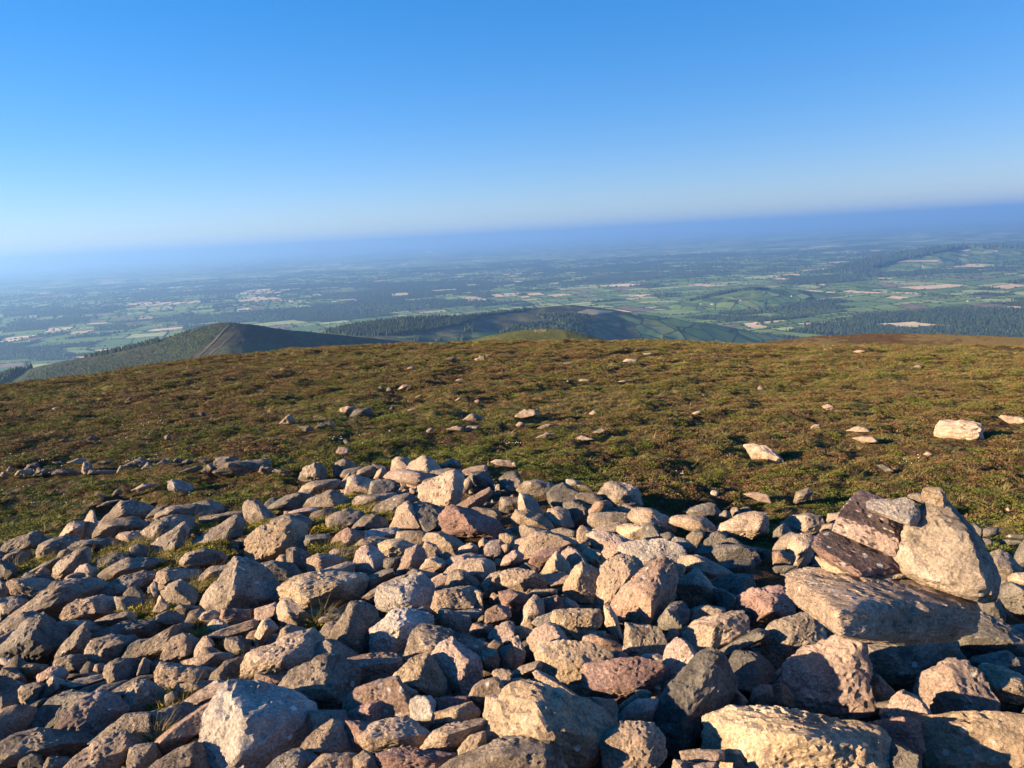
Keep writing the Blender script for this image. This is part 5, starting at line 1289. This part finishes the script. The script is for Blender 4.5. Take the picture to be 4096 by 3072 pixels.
    def plant(bvh, poly, n, picks, s0, s1):
        xs = [p[0] for p in poly]; ys = [p[1] for p in poly]; k = 0; tries = 0
        while k < n and tries < n * 12:
            tries += 1
            px, py = rng.uniform(min(xs), max(xs)), rng.uniform(min(ys), max(ys))
            if not inpoly(px, py, poly): continue
            h = bvh.ray_cast(Vector((0, 0, 0)), ray(px, py))
            if h[0] is None: continue
            s_ = rng.uniform(s0, s1); k += 1
            pos.append((h[0].x, h[0].y, h[0].z - 1)); pick.append(int(rng.choice(picks))); scl.append((s_, s_, s_ * rng.uniform(.85, 1.15))); rot.append((0, 0, rng.uniform(0, 6.28)))
    P = TILES['P']
    # dark conifer belt along the left hill's lower crest, younger trees below it
    plant(B_left, tile_poly('P', '0,1105 100,1070 250,1030 400,995 490,980 490,1000 300,1030 120,1090 0,1180'), 900, [3, 4], .45, .7)
    plant(B_left, tile_poly('P', '490,1000 620,965 760,935 900,905 1000,880 1010,900 900,925 640,985'), 380, [3, 4], .3, .5)
    plant(B_left, tile_poly('P', '940,905 1060,865 1180,830 1300,800 1460,785 1400,830 1320,900 1260,950 1000,930'), 1500, [2, 3], .16, .30)
    plant(B_left, tile_poly('P', '100,1170 200,1080 620,1000 1000,930 1250,950 1180,1040 900,1060 560,1100 150,1170'), 2600, [2, 2, 3], .14, .28)
    # forest on the middle ridge
    plant(B_mid, tile_poly('K', '0,825 200,780 500,742 830,722 1000,705 1200,690 1400,645 1560,640 1400,665 1250,705 1000,735 880,790 640,830 420,858 200,858 0,840'), 5200, [3, 4], .5, .8)
    plant(B_mid, tile_poly('K', '1330,730 1500,715 1680,740 1720,780 1600,790 1400,760'), 500, [3, 4, 1], .5, .9)
    plant(B_mid, tile_poly('K', '1090,850 1200,790 1400,770 1700,800 1700,840 1400,820 1200,850'), 500, [3, 4, 1], .5, .9)
    plant(B_mid, tile_poly('K', '880,835 890,800 940,800 945,835'), 60, [3, 4], .6, .9)
    for cx in (580, 720, 870, 885): plant(B_mid, tile_poly('K', f'{cx-20},900 {cx-15},870 {cx+15},870 {cx+20},900'), 18, [3, 4], .6, .9)
    plant(B_r1, tile_poly('M', '0,640 130,600 400,530 560,515 700,520 640,560 540,570 400,580 200,620 100,640'), 2600, [3, 4, 1], .8, 1.2)
    plant(B_r2, tile_poly('M', '780,490 1000,442 1150,392 1400,342 1700,297 1850,285 2100,297 2212,300 2212,310 1850,300 1600,350 1400,395 1250,440 1300,470 1100,470'), 2600, [1, 3, 4], 1.8, 2.8)
    scatter('hill_forest', pos, rot, scl, pick, ng, 'conifer plantations and scrub on the lower hills', 'forest')
    print('hill trees', len(pos))
build_fields()
def patch(bvh, name, poly, mat, lift=1.2):
    """a field or track laid on a hillside"""
    pts = []
    for px, py in poly:
        h = bvh.ray_cast(Vector((0, 0, 0)), ray(px, py))
        if h[0] is None: return
        pts.append(h[0] + Vector((0, 0, lift)))
    bm = bmesh.new(); vs = [bm.verts.new(p) for p in pts]
    f = bm.faces.new(vs); bmesh.ops.triangulate(bm, faces=[f])
    bmesh.ops.subdivide_edges(bm, edges=bm.edges, cuts=3, use_grid_fill=True)
    for v in bm.verts:
        h = bvh.ray_cast(v.co + Vector((0, 0, 300)), Vector((0, 0, -1)))
        if h[0] is not None: v.co.z = h[0].z + lift
    bmesh.ops.recalc_face_normals(bm, faces=bm.faces)
    me = bpy.data.meshes.new(name); bm.to_mesh(me); bm.free(); me.materials.append(mat)
    tag(link(name, me), kind='structure')
def plain_mat(name, c, rough=0.95):
    m, nt, b = new_mat(name, rough, 0.05)
    ge = N(nt, 'ShaderNodeNewGeometry')
    nt.links.new(mixc(nt, 1.0, c, ramp(nt, noise_tex(nt, ge.outputs['Position'], 0.03, 4), [(0.3, g(.8)), (.7, g(1.2))]), 'MULTIPLY'), b.inputs['Base Color']); return m
M_green = plain_mat('hill_pasture', (0.10, 0.15, 0.045)); M_wheat = plain_mat('ripe_wheat', (0.45, 0.35, 0.19)); M_dirt = plain_mat('stony_track', (0.10, 0.09, 0.07))
for s, m in (('930,840 1090,838 1085,852 930,852', M_green), ('880,850 1100,856 1060,868 880,866', M_green), ('740,880 860,868 870,895 740,900', M_green), ('1480,800 1580,770 1640,775 1560,800', M_green), ('1590,712 1660,690 1830,706 1700,728', M_wheat), ('1740,690 1850,680 1960,700 1840,712', M_green),
             ('430,868 620,862 700,872 500,880', M_green), ('1180,790 1330,770 1330,780 1200,800', M_green)):
    patch(B_mid, 'field', tile_poly('K', s), m, 1.5)
for s, m in (('200,615 400,575 540,565 560,590 380,610 250,625', M_green), ('560,590 700,560 780,575 640,600', M_green), ('330,635 480,605 640,610 560,640', M_green)):
    patch(B_r1, 'field', tile_poly('M', s), m, 3)
for s, m in (('1400,400 1450,382 1690,380 1640,396', M_wheat), ('1820,408 1990,408 1980,430 1900,428', M_wheat), ('1790,318 1880,315 1860,325', M_wheat), ('1950,315 2050,322 2040,330', M_wheat), ('1660,332 1880,352 1850,358', M_wheat), ('1740,340 1860,330 2000,345 1900,352', M_green), ('1300,430 1560,420 1540,445 1330,450', M_green), ('1560,440 1760,430 1800,460 1600,465', M_green), ('1850,440 2150,440 2150,460 1900,465', M_green)):
    patch(B_r2, 'field', tile_poly('M', s), m, 5)
for s in ('1443,795 1449,797 1354,900 1304,950 1196,1040 1187,1040 1296,950 1348,896', '1481,840 1485,842 1397,930 1328,984 1267,1035 1263,1035 1326,980 1394,928'):
    patch(B_left, 'track', tile_poly('P', s), M_dirt, 1.6)
# the bare rocky top of the small green knoll
def knoll_rocks():
    rng = np.random.default_rng(9); V, F, b = [], [], 0
    for _ in range(40):
        px, py = rng.uniform(2135, 2190), rng.uniform(1315, 1323)
        h = B_knoll.ray_cast(Vector((0, 0, 0)), ray(px, py + 3))
        if h[0] is None: continue
        X, Fi = random_stone(rng); s_ = rng.uniform(.3, .8)
        V.append(X * s_ + np.array(h[0])); F.append(Fi + b); b += len(X)
    if V: tag(link('stone_scatter', mesh_np('stone_scatter', np.vstack(V), np.vstack(F), RM['t'], True)), 'pale stones heaped on top of the small green knoll', 'stones', kind='stuff')
knoll_rocks()
# farmhouses
m_wh, _, b_ = new_mat('whitewash', 0.8); b_.inputs['Base Color'].default_value = (0.6, 0.59, 0.56, 1)
m_rf, _, b_ = new_mat('slate_roof', 0.8); b_.inputs['Base Color'].default_value = (0.10, 0.10, 0.11, 1)
def box(bm, x0, x1, y0, y1, z0, z1):
    v = [bm.verts.new(p) for p in ((x0, y0, z0), (x1, y0, z0), (x1, y1, z0), (x0, y1, z0), (x0, y0, z1), (x1, y0, z1), (x1, y1, z1), (x0, y1, z1))]
    for f in ((0, 3, 2, 1), (4, 5, 6, 7), (0, 1, 5, 4), (1, 2, 6, 5), (2, 3, 7, 6), (3, 0, 4, 7)): bm.faces.new([v[i] for i in f])
def house(px, py, s, rz, label):
    v = ray(px, py); P = None
    for bv in (B_mid, B_r1, B_r2):
        h = bv.ray_cast(Vector((0, 0, 0)), v)
        if h[0] is not None and (P is None or h[0].length < P.length): P = h[0]
    if P is None: P = plain_pt(px, py)
    e = bpy.data.objects.new('farmhouse', None); COL.objects.link(e); e.location = P; e.rotation_euler = (0, 0, rz); e.scale = (s * .62,) * 3
    tag(e, label, 'farmhouse', 'white farmhouses on the plain')
    bm = bmesh.new(); box(bm, -8, 8, -3.5, 3.5, 0, 5.5)
    for x in (-8, 8):
        a = [bm.verts.new((x, -3.5, 5.5)), bm.verts.new((x, 3.5, 5.5)), bm.verts.new((x, 0, 8.4))]; bm.faces.new(a)
    me = bpy.data.meshes.new('wall'); bm.to_mesh(me); bm.free(); me.materials.append(m_wh); link('wall', me, parent=e)
    V = [(-8.4, -4, 5.2), (8.4, -4, 5.2), (8.4, 0, 8.7), (-8.4, 0, 8.7), (8.4, 4, 5.2), (-8.4, 4, 5.2), (-8.4, -4, 5.5), (8.4, -4, 5.5), (8.4, 0, 9.0), (-8.4, 0, 9.0), (8.4, 4, 5.5), (-8.4, 4, 5.5)]
    Fq = [(0, 3, 2, 1), (3, 5, 4, 2), (6, 7, 8, 9), (9, 8, 10, 11), (0, 1, 7, 6), (5, 11, 10, 4), (1, 2, 8, 7), (2, 4, 10, 8), (0, 6, 9, 3), (3, 9, 11, 5)]
    link('roof', mesh_np('roof', V, Fq, m_rf), parent=e)
TH = (('M', 425, 638, 1.7, .3, 'white farmhouse in the green fields under the wooded ridge'), ('M', 745, 610, 1.5, .5, 'white farmhouse right of the green fields by the wooded ridge'), ('M', 175, 658, 1.6, .2, 'leftmost white farmhouse below the wooded ridge'),
      ('M', 240, 660, 1.8, -.2, 'low white farmhouse just right of the leftmost one'), ('M', 1255, 522, 1.8, .4, 'white farmhouse below the long far ridge'), ('M', 1440, 516, 1.8, .1, 'white farmhouse right of the one below the long ridge'),
      ('M', 1665, 486, 1.9, .6, 'white farmhouse on the slope of the far ridge'), ('M', 1860, 642, 1.8, .1, 'white farmhouse above the big plantation on the right'), ('M', 2090, 478, 2.0, .3, 'white farmhouse high on the far right slope'),
      ('M', 1575, 420, 2.0, .3, 'white farmhouse below the wheat field on the far ridge'), ('M', 1400, 528, 1.5, .7, 'small white farmhouse between two others below the far ridge'), ('K', 970, 595, 1.6, .3, 'white farmhouse beside the wheat fields in the middle of the plain'),
      ('K', 2170, 645, 1.7, .2, 'white farmhouse at the end of the wooded rise'), ('K', 1785, 322, 3.0, .3, 'large white building far out on the plain'), ('K', 535, 610, 1.5, .2, 'white farmhouse between two wheat fields left of centre'))
for t, x, y, s, rz, lb in TH:
    q = TILES[t]; house(q[0] + x * q[2], q[1] + y * q[2], s, rz, lb)

# ------------------------------------------------------------------ haze over the plain
bm = bmesh.new(); box(bm, -S_ * 1.02, S_ * 1.02, -42000, S_ * .56, PZ - 5, 240.0)
me = bpy.data.meshes.new('haze'); bm.to_mesh(me); bm.free()
mh = bpy.data.materials.new('haze'); mh.use_nodes = True; t = mh.node_tree; t.nodes.remove(t.nodes['Principled BSDF'])
pv = t.nodes.new('ShaderNodeVolumePrincipled'); pv.inputs['Density'].default_value = 6.2e-5
pv.inputs['Color'].default_value = (0.27, 0.55, 1.0, 1); pv.inputs['Anisotropy'].default_value = 0.4
t.links.new(pv.outputs[0], t.nodes['Material Output'].inputs['Volume'])
me.materials.append(mh); tag(link('haze', me), kind='stuff', label='thin blue haze lying over the plain', cat='haze')
